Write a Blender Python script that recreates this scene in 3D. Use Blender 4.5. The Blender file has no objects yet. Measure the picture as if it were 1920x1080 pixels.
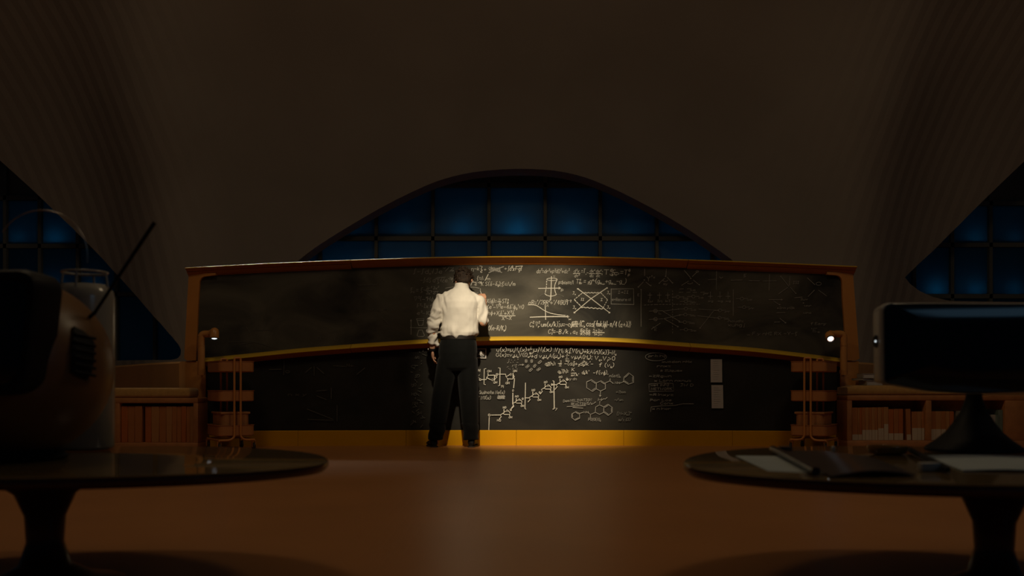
import bpy, bmesh, math, random
from mathutils import Vector, Matrix, noise
random.seed(7)
S = bpy.context.scene
COL = S.collection
PI = math.pi
# ------------------------------------------------------------------ camera
CAMZ, F, CX, CY = 0.631, 1800.0, 960.0, 720.0
cam_d = bpy.data.cameras.new('camera'); cam = bpy.data.objects.new('camera', cam_d); COL.objects.link(cam)
cam.location = (0, 0, CAMZ); cam.rotation_euler = (PI/2, 0, 0)
cam_d.sensor_width = 36; cam_d.lens = 36*F/1920; cam_d.shift_y = (CY-540)/1920
cam_d.clip_start = 0.05; cam_d.clip_end = 200
cam_d.dof.use_dof = True; cam_d.dof.focus_distance = 9.7; cam_d.dof.aperture_fstop = 2.4
S.camera = cam
# ------------------------------------------------------------------ world and lights
W = bpy.data.worlds.new('night'); S.world = W; W.use_nodes = True
bg = W.node_tree.nodes['Background']; bg.inputs['Color'].default_value = (0.006, 0.014, 0.022, 1); bg.inputs['Strength'].default_value = 0.35
vs = S.view_settings; vs.view_transform = 'Standard'; vs.look = 'None'; vs.gamma = 1; vs.use_curve_mapping = False; vs.exposure = 0.0

def aim(o, tgt):
    o.rotation_euler = (Vector(tgt)-o.location).to_track_quat('-Z', 'Y').to_euler()
def light(name, kind, loc, power, color, tgt=None, **kw):
    l = bpy.data.lights.new(name, kind); o = bpy.data.objects.new(name, l); COL.objects.link(o)
    o.location = loc; l.energy = power; l.color = color
    for k, v in kw.items(): setattr(l, k, v)
    if tgt: aim(o, tgt)
    return o
WARM = (1.0, 0.83, 0.58)
light('spotlight', 'SPOT', (-0.38, 4.2, 4.75), 2010, WARM, (0.20, 9.85, 0.88), spot_size=math.radians(21.6), spot_blend=0.9, shadow_soft_size=0.10)
light('warm_fill_left', 'POINT', (-2.6, 5.2, 5.6), 60, (1.0, 0.77, 0.47), shadow_soft_size=0.5)  # added fill for the dim warm ambient, no visible fixture
light('warm_fill_right', 'POINT', (2.6, 5.2, 5.6), 66, (1.0, 0.77, 0.47), shadow_soft_size=0.5)  # second added warm fill, out of view like the left one
light('rail_backlight', 'AREA', (-3.05, 12.6, 5.0), 1.5, (1.0, 0.90, 0.74), (-2.35, 9.85, 1.46), shape='RECTANGLE', size=2.8, size_y=0.04, spread=math.radians(28))  # unseen strip added to draw the highlight along the left top rail
light('cool_fill', 'AREA', (4.5, -1.0, 3.6), 4, (0.35, 0.68, 1.0), (1.2, 3.0, 0.5), shape='RECTANGLE', size=2.0, size_y=1.2)  # added cool fill for the foreground, no window modelled here
S.cycles.use_denoising = True
S.cycles.max_bounces = 6
S.cycles.sample_clamp_indirect = 4

# ------------------------------------------------------------------ helpers
def P(px, py, d):
    return Vector(((px-CX)*d/F, d, CAMZ+(CY-py)*d/F))
def wloc(o):
    v = Vector((0, 0, 0))
    while o is not None:
        v += o.location; o = o.parent
    return v
def link(name, me, parent=None, mat=None, smooth=None):
    o = bpy.data.objects.new(name, me); COL.objects.link(o)
    if parent: o.parent = parent
    if mat: me.materials.append(mat)
    if smooth is not None:
        for p in me.polygons: p.use_smooth = True
        if smooth < 179: me.set_sharp_from_angle(angle=math.radians(smooth))
    return o
def tag(o, label=None, cat=None, group=None, kind=None):
    if label: o['label'] = label
    if cat: o['category'] = cat
    if group: o['group'] = group
    if kind: o['kind'] = kind
    return o
def empty(name, loc, label=None, cat=None, group=None, rz=0, kind=None):
    o = bpy.data.objects.new(name, None); COL.objects.link(o); o.location = loc; o.rotation_euler = (0, 0, rz)
    o.empty_display_size = 0.1
    return tag(o, label, cat, group, kind)
class MB:
    def __init__(s): s.v = []; s.f = []
    def add(s, vs, fs):
        n = len(s.v); s.v += [Vector(v) for v in vs]; s.f += [tuple(i+n for i in f) for f in fs]; return s
    def box(s, c, size, rz=0, M=None):
        hx, hy, hz = [k/2 for k in size]
        vs = [Vector((x*hx, y*hy, z*hz)) for z in (-1, 1) for y in (-1, 1) for x in (-1, 1)]
        R = M if M else Matrix.Rotation(rz, 3, 'Z')
        c = Vector(c)
        return s.add([R@v+c for v in vs], [(0,2,3,1),(4,5,7,6),(0,1,5,4),(2,6,7,3),(0,4,6,2),(1,3,7,5)])
    def rbox(s, c, size, r=0.01, seg=2, rz=0, M=None):
        bm = bmesh.new(); bmesh.ops.create_cube(bm, size=1)
        for v in bm.verts: v.co = Vector((v.co.x*size[0], v.co.y*size[1], v.co.z*size[2]))
        bmesh.ops.bevel(bm, geom=list(bm.edges), offset=min(r, min(size)*0.49), segments=seg, profile=0.5, affect='EDGES')
        R = M if M else Matrix.Rotation(rz, 3, 'Z'); c = Vector(c)
        bm.verts.ensure_lookup_table()
        s.add([R@v.co+c for v in bm.verts], [[v.index for v in f.verts] for f in bm.faces]); bm.free(); return s
    def prism(s, poly, off):
        n = len(poly); off = Vector(off)
        vs = [Vector(p) for p in poly]+[Vector(p)+off for p in poly]
        fs = [tuple(range(n))[::-1], tuple(range(n, 2*n))]+[(i, (i+1) % n, n+(i+1) % n, n+i) for i in range(n)]
        return s.add(vs, fs)
    def loft(s, rings, cap=True):
        n = len(rings[0]); vs = [p for r in rings for p in r]; fs = []
        for k in range(len(rings)-1):
            for i in range(n):
                j = (i+1) % n; fs.append((k*n+i, k*n+j, (k+1)*n+j, (k+1)*n+i))
        if cap: fs.append(tuple(range(n))[::-1]); fs.append(tuple((len(rings)-1)*n+i for i in range(n)))
        return s.add(vs, fs)
    def tube(s, pts, rad, n=10, cap=True):
        pts = [Vector(p) for p in pts]
        if not isinstance(rad, (list, tuple)): rad = [rad]*len(pts)
        rings = []; up = None
        for i, p in enumerate(pts):
            t = (pts[min(i+1, len(pts)-1)]-pts[max(i-1, 0)]).normalized()
            if up is None:
                up = Vector((0, 0, 1)) if abs(t.z) < 0.9 else Vector((0, 1, 0))
            a = t.cross(up)
            if a.length < 1e-5: a = t.orthogonal()
            a.normalize(); b = a.cross(t); up = b
            rings.append([p+(a*math.cos(2*PI*k/n)+b*math.sin(2*PI*k/n))*rad[i] for k in range(n)])
        return s.loft(rings, cap)
    def lathe(s, prof, c=(0, 0, 0), n=32, cap=True):
        c = Vector(c)
        return s.loft([[c+Vector((r*math.cos(2*PI*k/n), r*math.sin(2*PI*k/n), z)) for k in range(n)] for r, z in prof], cap)
    def ell(s, c, r, n=16, m=10, M=None):
        c = Vector(c); M = M or Matrix.Identity(3)
        rings = []
        for j in range(m+1):
            t = -PI/2+PI*j/m; cr = max(math.cos(t), 0.02)
            rings.append([c+M@Vector((r[0]*cr*math.cos(2*PI*k/n), r[1]*cr*math.sin(2*PI*k/n), r[2]*math.sin(t))) for k in range(n)])
        return s.loft(rings)
    def caps(s, a, b, ra, rb, n=12):
        a = Vector(a); b = Vector(b); d = (b-a); L = d.length; d.normalize()
        pts = []; rr = []
        for k in range(5):
            t = PI/2*k/4; pts.append(a-d*ra*math.cos(t)*0.98); rr.append(max(ra*math.sin(t), ra*0.08))
        for k in range(1, 4):
            pts.append(a+d*L*k/4); rr.append(ra+(rb-ra)*k/4)
        for k in range(5):
            t = PI/2*k/4; pts.append(b+d*rb*math.sin(t)*0.98); rr.append(max(rb*math.cos(t), rb*0.08))
        return s.tube(pts, rr, n)
    def mesh(s, name, off=Vector((0, 0, 0))):
        me = bpy.data.meshes.new(name); me.from_pydata([v-off for v in s.v], [], s.f); me.update()
        bm = bmesh.new(); bm.from_mesh(me); bmesh.ops.recalc_face_normals(bm, faces=bm.faces); bm.to_mesh(me); bm.free()
        return me
    def build(s, name, mat, parent=None, smooth=35, local=False):
        off = Vector((0, 0, 0)) if local or parent is None else wloc(parent)
        return link(name, s.mesh(name, off), parent, mat, smooth)
def catmull(pts, n=6):
    out = []; p = [Vector(q) for q in pts]
    for i in range(len(p)-1):
        a, b, c, d = p[max(i-1, 0)], p[i], p[i+1], p[min(i+2, len(p)-1)]
        for k in range(n):
            t = k/n
            out.append(0.5*((2*b)+(c-a)*t+(2*a-5*b+4*c-d)*t*t+(3*b-a-3*c+d)*t**3))
    out.append(p[-1]); return out
def interp(tab, x):
    if x <= tab[0][0]: a, b = tab[0], tab[1]
    elif x >= tab[-1][0]: a, b = tab[-2], tab[-1]
    else:
        for i in range(len(tab)-1):
            if tab[i][0] <= x <= tab[i+1][0]: a, b = tab[i], tab[i+1]; break
    t = (x-a[0])/(b[0]-a[0]); return a[1]+(b[1]-a[1])*t
def smooth_tab(pts): return [(v.x, v.y) for v in catmull([(a, b, 0) for a, b in pts], 8)]
def applied(o, mods):
    """apply modifiers given as (type, dict) and give the object its evaluated mesh"""
    for t, kw in mods:
        m = o.modifiers.new(t, t)
        for k, v in kw.items(): setattr(m, k, v)
    dg = bpy.context.evaluated_depsgraph_get(); dg.update()
    me = bpy.data.meshes.new_from_object(o.evaluated_get(dg))
    o.modifiers.clear(); old = o.data; o.data = me; bpy.data.meshes.remove(old)
    return o
# ------------------------------------------------------------------ materials
def mat(name, color, rough=0.6, metal=0.0, spec=0.5, var=0.0, vscale=8.0, bump=0.0, bscale=60.0, coat=0.0, sheen=0.0, crough=0.1):
    m = bpy.data.materials.new(name); m.use_nodes = True; nt = m.node_tree; b = nt.nodes['Principled BSDF']
    b.inputs['Base Color'].default_value = (*color, 1); b.inputs['Roughness'].default_value = rough
    b.inputs['Metallic'].default_value = metal; b.inputs['Specular IOR Level'].default_value = spec
    b.inputs['Coat Weight'].default_value = coat; b.inputs['Coat Roughness'].default_value = crough
    b.inputs['Sheen Weight'].default_value = sheen
    tc = nt.nodes.new('ShaderNodeTexCoord')
    if var > 0:
        n = nt.nodes.new('ShaderNodeTexNoise'); n.inputs['Scale'].default_value = vscale; n.inputs['Detail'].default_value = 5
        nt.links.new(tc.outputs['Object'], n.inputs['Vector'])
        r = nt.nodes.new('ShaderNodeValToRGB')
        r.color_ramp.elements[0].position = 0.3; r.color_ramp.elements[1].position = 0.7
        r.color_ramp.elements[0].color = (*[c*(1-var) for c in color], 1); r.color_ramp.elements[1].color = (*[min(1, c*(1+var)) for c in color], 1)
        nt.links.new(n.outputs['Fac'], r.inputs['Fac']); nt.links.new(r.outputs['Color'], b.inputs['Base Color'])
    if bump > 0:
        n2 = nt.nodes.new('ShaderNodeTexNoise'); n2.inputs['Scale'].default_value = bscale; n2.inputs['Detail'].default_value = 4
        nt.links.new(tc.outputs['Object'], n2.inputs['Vector'])
        bp = nt.nodes.new('ShaderNodeBump'); bp.inputs['Strength'].default_value = bump; bp.inputs['Distance'].default_value = 0.01
        nt.links.new(n2.outputs['Fac'], bp.inputs['Height']); nt.links.new(bp.outputs['Normal'], b.inputs['Normal'])
    return m
M = {}
M['orange'] = mat('orange_lacquer', (0.665, 0.315, 0.004), 0.5, spec=0.06, var=0.05, vscale=3)
M['rail'] = mat('glossy_orange_rail', (0.75, 0.47, 0.035), 0.34, var=0.06, vscale=6, coat=0.5)
M['fascia'] = mat('shaded_rail_underside', (0.44, 0.165, 0.03), 0.5, spec=0.3, var=0.06)  # underside coloured browner than the rail top to deepen its shade
M['frame'] = mat('orange_frame_paint', (0.56, 0.235, 0.05), 0.45, var=0.06, vscale=5)
M['bench'] = mat('orange_brown_wood', (0.48, 0.20, 0.065), 0.5, var=0.12, vscale=14)
M['cushion'] = mat('ochre_cushion_cloth', (0.55, 0.31, 0.095), 0.9, var=0.1, vscale=30, bump=0.3, bscale=250, sheen=0.2)
M['cart'] = mat('orange_powder_coat', (0.52, 0.21, 0.065), 0.45, var=0.05)
M['cart_tube'] = mat('orange_tube_paint', (0.66, 0.27, 0.07), 0.28, var=0.04)
M['lamp'] = mat('orange_lamp_paint', (0.60, 0.27, 0.075), 0.3, var=0.04)
M['rubber'] = mat('dark_rubber', (0.03, 0.02, 0.015), 0.7, var=0.1)
M['black'] = mat('matt_black_plastic', (0.009, 0.009, 0.010), 0.55, spec=0.2, var=0.1)
M['screen'] = mat('dark_screen_glass', (0.006, 0.007, 0.009), 0.12, var=0.1)
M['tv'] = mat('orange_tv_plastic', (0.20, 0.095, 0.032), 0.35, var=0.05)
M['white_plastic'] = mat('white_plastic', (0.40, 0.37, 0.33), 0.4, var=0.04)
M['paper'] = mat('white_paper', (0.52, 0.49, 0.46), 0.8, var=0.04, vscale=20)
M['ink'] = mat('black_print', (0.02, 0.02, 0.02), 0.7, var=0.1)
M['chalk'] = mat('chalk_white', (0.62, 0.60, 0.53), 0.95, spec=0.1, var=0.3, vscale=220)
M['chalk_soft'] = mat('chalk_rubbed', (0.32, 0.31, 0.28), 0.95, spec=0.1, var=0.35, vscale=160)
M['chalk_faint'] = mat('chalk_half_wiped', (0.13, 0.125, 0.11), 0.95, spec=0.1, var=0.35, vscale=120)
M['skin'] = mat('skin', (0.56, 0.30, 0.19), 0.5, var=0.08, vscale=30)
M['shirt'] = mat('cream_shirt_cotton', (0.70, 0.67, 0.61), 0.85, var=0.04, vscale=10, bump=0.15, bscale=300)
M['pants'] = mat('black_trouser_wool', (0.0036, 0.0040, 0.0040), 0.85, spec=0.12, var=0.15, vscale=20, bump=0.2, bscale=300, sheen=0.05)
M['leather'] = mat('dark_leather', (0.009, 0.006, 0.005), 0.5, spec=0.2, var=0.2)
M['hair'] = mat('dark_brown_hair', (0.026, 0.015, 0.009), 0.55, spec=0.25, var=0.6, vscale=60, bump=0.8, bscale=120)
M['steel'] = mat('brushed_steel', (0.55, 0.52, 0.48), 0.3, metal=1.0, var=0.05)
M['jar'] = mat('cloudy_glass', (0.36, 0.34, 0.28), 0.18, var=0.05)
M['mullion'] = mat('dark_window_frame', (0.17, 0.165, 0.14), 0.6, var=0.05)
M['table'] = mat('glossy_brown_tabletop', (0.19, 0.125, 0.05), 0.06, var=0.08, vscale=4)
M['rim'] = mat('dark_maroon_rim', (0.05, 0.016, 0.01), 0.3, var=0.1)
M['amber'] = mat('amber_glass', (0.25, 0.12, 0.02), 0.08, var=0.05)
M['sheet'] = mat('cool_white_sheet', (0.40, 0.45, 0.46), 0.7, var=0.05)
M['magazine'] = mat('dark_glossy_cover', (0.035, 0.024, 0.025), 0.26, var=0.3, vscale=12)
M['brown'] = mat('brown_block_wood', (0.10, 0.04, 0.015), 0.5, var=0.15)
M['baffle'] = mat('dark_baffle', (0.05, 0.05, 0.05), 0.9, var=0.1)
M['wallpaint'] = mat('orange_wall_paint', (0.74, 0.40, 0.14), 0.6, var=0.05, vscale=3)
M['stone'] = mat('grey_sill_plaster', (0.36, 0.35, 0.30), 0.7, var=0.06)

def vault_mat():
    m = mat('ribbed_vault_plaster', (0.40, 0.35, 0.305), 0.85, var=0.07, vscale=0.7); nt = m.node_tree; b = nt.nodes['Principled BSDF']
    tc = [n for n in nt.nodes if n.type == 'TEX_COORD'][0]
    sep = nt.nodes.new('ShaderNodeSeparateXYZ'); nt.links.new(tc.outputs['Object'], sep.inputs[0])
    def math_(op, a, c=None):
        n = nt.nodes.new('ShaderNodeMath'); n.operation = op
        for i, q in enumerate((a, c)):
            if q is None: continue
            if isinstance(q, (int, float)): n.inputs[i].default_value = q
            else: nt.links.new(q, n.inputs[i])
        return n.outputs[0]
    ax = math_('ABSOLUTE', sep.outputs['X'])
    u = math_('SUBTRACT', ax, math_('MULTIPLY', sep.outputs['Z'], 0.22))
    # board marks : saw of u
    nz = nt.nodes.new('ShaderNodeTexNoise'); nz.inputs['Scale'].default_value = 1.2; nt.links.new(tc.outputs['Object'], nz.inputs['Vector'])
    uu = math_('ADD', math_('MULTIPLY', u, 5.2), math_('MULTIPLY', nz.outputs['Fac'], 0.35))
    fr = math_('PINGPONG', uu, 0.5)
    mask = nt.nodes.new('ShaderNodeMapRange'); nt.links.new(u, mask.inputs['Value'])
    mask.inputs['From Min'].default_value = 2.7; mask.inputs['From Max'].default_value = 3.6
    h = math_('MULTIPLY', fr, mask.outputs[0])
    bp = nt.nodes.new('ShaderNodeBump'); bp.inputs['Strength'].default_value = 0.28; bp.inputs['Distance'].default_value = 0.05
    nt.links.new(h, bp.inputs['Height']); nt.links.new(bp.outputs['Normal'], b.inputs['Normal'])
    return m
M['vault'] = vault_mat()

def floor_mat():
    m = mat('small_orange_floor_tile', (0.50, 0.215, 0.075), 0.36, var=0.06, vscale=1.5); nt = m.node_tree; b = nt.nodes['Principled BSDF']
    tc = [n for n in nt.nodes if n.type == 'TEX_COORD'][0]
    br = nt.nodes.new('ShaderNodeTexBrick'); br.offset = 0.0; br.inputs['Scale'].default_value = 1.0
    br.inputs['Brick Width'].default_value = 0.05; br.inputs['Row Height'].default_value = 0.05; br.inputs['Mortar Size'].default_value = 0.004
    br.inputs['Color1'].default_value = (1, 1, 1, 1); br.inputs['Color2'].default_value = (0.8, 0.8, 0.8, 1); br.inputs['Mortar'].default_value = (0.2, 0.2, 0.2, 1)
    nt.links.new(tc.outputs['Object'], br.inputs['Vector'])
    bp = nt.nodes.new('ShaderNodeBump'); bp.inputs['Strength'].default_value = 0.25; bp.inputs['Distance'].default_value = 0.004
    nt.links.new(br.outputs['Color'], bp.inputs['Height']); nt.links.new(bp.outputs['Normal'], b.inputs['Normal'])
    return m
M['floor'] = floor_mat()

def board_mat(name, lo, hi, scale):
    m = mat(name, lo, 0.75, spec=0.25); nt = m.node_tree; b = nt.nodes['Principled BSDF']
    tc = [n for n in nt.nodes if n.type == 'TEX_COORD'][0]
    n = nt.nodes.new('ShaderNodeTexNoise'); n.inputs['Scale'].default_value = scale; n.inputs['Detail'].default_value = 6; n.inputs['Distortion'].default_value = 1.2
    mp = nt.nodes.new('ShaderNodeMapping'); mp.inputs['Scale'].default_value = (1, 1, 1.6); mp.inputs['Rotation'].default_value = (0, 0.5, 0)
    nt.links.new(tc.outputs['Object'], mp.inputs['Vector']); nt.links.new(mp.outputs[0], n.inputs['Vector'])
    r = nt.nodes.new('ShaderNodeValToRGB'); r.color_ramp.elements[0].position = 0.3; r.color_ramp.elements[1].position = 0.75
    r.color_ramp.elements[0].color = (*lo, 1); r.color_ramp.elements[1].color = (*hi, 1)
    nt.links.new(n.outputs['Fac'], r.inputs['Fac']); nt.links.new(r.outputs['Color'], b.inputs['Base Color'])
    return m
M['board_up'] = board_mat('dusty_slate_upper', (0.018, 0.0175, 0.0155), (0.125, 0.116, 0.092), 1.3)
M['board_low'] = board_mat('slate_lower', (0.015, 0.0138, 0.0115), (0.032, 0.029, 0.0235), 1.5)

def pane_mat():
    m = bpy.data.materials.new('frosted_blue_glass'); m.use_nodes = True; nt = m.node_tree
    nt.nodes.remove(nt.nodes['Principled BSDF']); out = nt.nodes['Material Output']
    t = nt.nodes.new('ShaderNodeBsdfTranslucent'); t.inputs['Color'].default_value = (0.35, 0.55, 0.65, 1)
    g = nt.nodes.new('ShaderNodeBsdfGlossy'); g.inputs['Roughness'].default_value = 0.5; g.inputs['Color'].default_value = (0.8, 0.9, 0.9, 1)
    mx = nt.nodes.new('ShaderNodeMixShader'); mx.inputs[0].default_value = 0.03
    nz = nt.nodes.new('ShaderNodeTexNoise'); nz.inputs['Scale'].default_value = 3
    tc = nt.nodes.new('ShaderNodeTexCoord'); nt.links.new(tc.outputs['Object'], nz.inputs['Vector'])
    r = nt.nodes.new('ShaderNodeValToRGB'); r.color_ramp.elements[0].color = (0.28, 0.48, 0.6, 1); r.color_ramp.elements[1].color = (0.4, 0.6, 0.68, 1)
    nt.links.new(nz.outputs['Fac'], r.inputs['Fac']); nt.links.new(r.outputs['Color'], t.inputs['Color'])
    nt.links.new(t.outputs[0], mx.inputs[1]); nt.links.new(g.outputs[0], mx.inputs[2]); nt.links.new(mx.outputs[0], out.inputs[0])
    return m
M['pane'] = pane_mat()
def emit_mat(name, color, s):
    m = bpy.data.materials.new(name); m.use_nodes = True; nt = m.node_tree; b = nt.nodes['Principled BSDF']
    b.inputs['Base Color'].default_value = (0.8, 0.8, 0.8, 1); b.inputs['Emission Color'].default_value = (*color, 1); b.inputs['Emission Strength'].default_value = s
    return m
M['lens'] = emit_mat('lit_lamp_lens', (0.85, 0.95, 1.0), 1.6)

# ------------------------------------------------------------------ structure
mb = MB(); mb.box((0, 7.0, -0.05), (30, 22, 0.1)); tag(mb.build('floor', M['floor']), kind='structure')
# shell: profile Y(z), leaning over towards the viewer, with two piers swelling forward
PROF = [(15.0, -0.1), (15.0, 1.2), (14.85, 2.6), (14.45, 3.8), (13.6, 5.0), (12.1, 6.1), (9.8, 6.95), (7.0, 7.5), (3.5, 7.85), (-3.0, 8.0)]
prof = [(v.x, v.y) for v in catmull([(a, b, 0) for a, b in PROF], 6)]
ztab = [(b, a) for a, b in prof]
def bulge(x, z):
    a = abs(x)
    w = max(0.0, 1-max(0, z-4.5)/3.0)
    return w*(0.9*math.exp(-((a-5.0)/1.0)**2))+0.035*max(0, a-6.0)**2
def surfY(x, z): return interp(ztab, z)-bulge(x, z)
def hit(px, py):
    lo, hi = 4.0, 17.0
    for _ in range(50):
        mid = (lo+hi)/2; p = P(px, py, mid)
        if mid < surfY(p.x, p.z): lo = mid
        else: hi = mid
    return P(px, py, lo)
NX = 96
vs_, fs_ = [], []
for (y, z) in prof:
    for i in range(NX+1):
        x = -11.5+23*i/NX
        vs_.append(Vector((x, y-bulge(x, z), z-0.012*max(0, abs(x)-3)**2*(max(0, z-3)/5))))
np_ = len(prof)
for k in range(np_-1):
    for i in range(NX):
        fs_.append((k*(NX+1)+i, k*(NX+1)+i+1, (k+1)*(NX+1)+i+1, (k+1)*(NX+1)+i))
me = bpy.data.meshes.new('ceiling'); me.from_pydata(vs_, [], fs_); me.update()
shell = link('ceiling', me, None, M['vault'], 179)
ARCH = [(470, 640), (505, 560), (540, 508), (575, 476), (619, 446), (660, 421), (708, 393), (760, 366), (816, 341), (870, 326), (923, 319), (980, 316.5), (1040, 320), (1095, 332), (1150, 354), (1195, 376), (1240, 400), (1290, 430), (1340, 464), (1385, 498), (1430, 548), (1475, 640)]
ARCH = [(v.x, v.y) for v in catmull([(a, b, 0) for a, b in ARCH], 3)]
LEFT = [(-420, 30), (-250, 110), (-100, 212), (0, 300), (55, 350), (110, 403), (160, 452), (210, 505), (260, 560), (300, 606), (322, 631), (334, 646), (339, 656), (338, 666), (332, 672), (320, 675), (200, 676), (-420, 676)]
RIGHT = [(2340, 30), (2170, 110), (2020, 210), (1920, 302), (1860, 360), (1800, 420), (1750, 470), (1697, 520), (1706, 532), (1725, 546), (1750, 557), (1780, 564), (1900, 566), (2340, 566)]
def cutter(pxs, close=True):
    pts = [hit(*p) for p in pxs]
    if pxs is ARCH: pts = [Vector((pts[0].x, 0, -1))]+pts+[Vector((pts[-1].x, 0, -1))]
    poly = [(p.x, 6.0, p.z) for p in pts]
    m_ = MB(); m_.prism(poly, (0, 14, 0)); o = m_.build('cutter', M['vault'])
    return o
cs = [cutter(c) for c in (ARCH, LEFT, RIGHT)]
applied(shell, [('SOLIDIFY', dict(thickness=0.42, offset=-1.0))]+[('BOOLEAN', dict(operation='DIFFERENCE', object=c, solver='EXACT')) for c in cs])
for c in cs: bpy.data.objects.remove(c)
for p in shell.data.polygons: p.use_smooth = True
shell.data.set_sharp_from_angle(angle=math.radians(30))
shell.name = 'ceiling'; tag(shell, kind='structure')

# windows: mullion frame with a pane of its own in each light
def window(name, xs, ys, d, dark=0):
    root = empty(name, P((xs[0]+xs[-1])/2, ys[-1], d), kind='structure')
    t = 6
    for x in xs:
        a, b = P(x, ys[0], d), P(x, ys[-1], d); w = t*d/F
        MB().box((a+b)/2, (w, 0.12, (a-b).length+w)).build('mullion', M['mullion'], root)
    for y in ys:
        a, b = P(xs[0], y, d), P(xs[-1], y, d); w = (t+2)*d/F
        MB().box((a+b)/2+Vector((0, -0.005, 0)), ((b-a).length, 0.11, w)).build('transom', M['mullion'], root)
    for i in range(len(xs)-1):
        for j in range(len(ys)-1):
            a, b = P(xs[i]+3, ys[j]+4, d+0.02), P(xs[i+1]-3, ys[j+1]-4, d+0.02)
            MB().box((a+b)/2, (b.x-a.x, 0.012, a.z-b.z)).build('pane', M['pane'] if j >= dark else M['mullion'], root)
    return root
WD = 15.75
window('window_1', [498, 601, 706, 812, 917, 1022, 1125, 1231, 1335, 1440], [250, 348, 448, 550, 650], WD, 1)
window('window_2', [-180, -108, -53, 12, 77, 148, 220, 292, 362], [300, 372, 462, 552, 690], WD, 1)
window('window_3', [1570, 1640, 1712, 1783, 1855, 1927, 1999, 2070, 2140], [300, 382, 460, 556, 690], WD, 1)
# unseen ledges added outside to keep the blue uplights off the panes below
def baffle(n, x0, x1, y):
    a, b = P(x0, y, WD+0.45), P(x1, y, WD+0.45)
    m_ = MB(); m_.box((a+b)/2, (b.x-a.x, 0.7, 0.07)); tag(m_.build(n, M['baffle']), kind='structure')
baffle('uplight_baffle_1', 480, 1460, 449); baffle('uplight_baffle_2', -200, 380, 463); baffle('uplight_baffle_3', -200, 380, 553); baffle('uplight_baffle_4', 1560, 2160, 461); baffle('uplight_baffle_5', 1560, 2160, 557)
def uplight(px, py, power, dy=0.20):
    p = P(px, py, WD+dy)
    light('blue_uplight', 'POINT', p, power, (0.03, 0.55, 0.95), shadow_soft_size=0.03)
for px, pw in ((970, 0.40), (868, 0.20), (1072, 0.20), (762, 0.07), (1178, 0.06), (660, 0.035), (1282, 0.03)): uplight(px, 440, pw, 0.26)
for px, py, pw in ((113, 453, 0.11), (44, 453, 0.05), (184, 544, 0.05), (112, 544, 0.07), (1747, 546, 0.10), (1820, 546, 0.075), (1891, 546, 0.045), (1819, 452, 0.085), (1891, 452, 0.04)): uplight(px, py, pw)
for px in (660, 762, 868, 970, 1072, 1178, 1282): uplight(px, 545, 0.55, 0.35)

# low curved orange walls running back from the board's ends to the windows
def low_wall(name, pts, h, th=0.12):
    rings = []
    cp = catmull([(x, y, 0) for x, y in pts], 6)
    for i, p in enumerate(cp):
        t = (cp[min(i+1, len(cp)-1)]-cp[max(0, i-1)]).normalized(); nrm = Vector((-t.y, t.x, 0))*th/2
        rings.append([p+nrm+Vector((0, 0, 0)), p-nrm+Vector((0, 0, 0)), p-nrm*1.0+Vector((0, 0, h-0.02)), p-nrm*0.7+Vector((0, 0, h)), p+nrm*0.7+Vector((0, 0, h)), p+nrm+Vector((0, 0, h-0.02))])
    m_ = MB(); m_.loft(rings); return tag(m_.build(name, M['wallpaint']), kind='structure')
low_wall('wall_left', [(-3.32, 9.75), (-3.9, 10.5), (-4.9, 12.0), (-6.3, 13.7), (-8.2, 14.3), (-11, 14.4)], 0.86)
low_wall('wall_right', [(3.34, 9.75), (3.9, 10.5), (4.9, 12.0), (6.3, 13.7), (8.2, 14.3), (11, 14.4)], 0.86)

# ------------------------------------------------------------------ blackboard
def YB(X): return 9.90-0.20*(X/3.3)**2
def onb(px, py, off=0.0):
    d = 9.8
    for _ in range(8): d = YB((px-CX)*d/F)-off
    return P(px, py, d)
BB = empty('blackboard', (0, 9.9, 0), 'wide two-tier curved blackboard in an orange frame covered with chalk formulas', 'blackboard')
top_tab = smooth_tab([(352, 503), (420, 499.2), (500, 495), (580, 491.5), (660, 488.5), (800, 484), (900, 482.3), (980, 481.8), (1060, 482.2), (1150, 483.6), (1290, 488), (1450, 494), (1530, 497.3), (1601, 500.5)])
mid_tab = smooth_tab([(380, 671), (462, 663), (560, 653), (660, 645), (740, 639.5), (805, 635.5), (912, 631), (1000, 630.2), (1100, 631.5), (1180, 634.5), (1290, 642.5), (1400, 650.5), (1497, 661), (1580, 671.5)])
def sweep(tab, x0, x1, prof, n):
    rings = []
    for i in range(n+1):
        px = x0+(x1-x0)*i/n; p = onb(px, interp(tab, px), 0)
        rings.append([Vector((p.x, p.y+a, p.z+b)) for a, b in prof])
    return MB().loft(rings)
PT = [(0.03, -0.003), (-0.02, 0.0), (-0.08, -0.001), (-0.104, -0.006), (-0.114, -0.012), (-0.111, -0.017), (-0.008, -0.072), (-0.010, -0.074), (-0.004, -0.079), (0.03, -0.079)]
PT2 = [(0.03, -0.003), (-0.02, 0.0), (-0.08, -0.001), (-0.104, -0.006), (-0.114, -0.012), (-0.111, -0.017), (-0.060, -0.044), (-0.066, -0.047), (-0.062, -0.052), (-0.012, -0.079), (-0.016, -0.082), (-0.006, -0.088), (0.03, -0.088)]
PM = [(0.03, 0.0), (-0.012, -0.002), (-0.045, -0.013), (-0.080, -0.029), (-0.100, -0.040), (-0.105, -0.045), (-0.102, -0.050), (-0.008, -0.086), (-0.010, -0.088), (-0.005, -0.091), (0.03, -0.091)]
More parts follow.
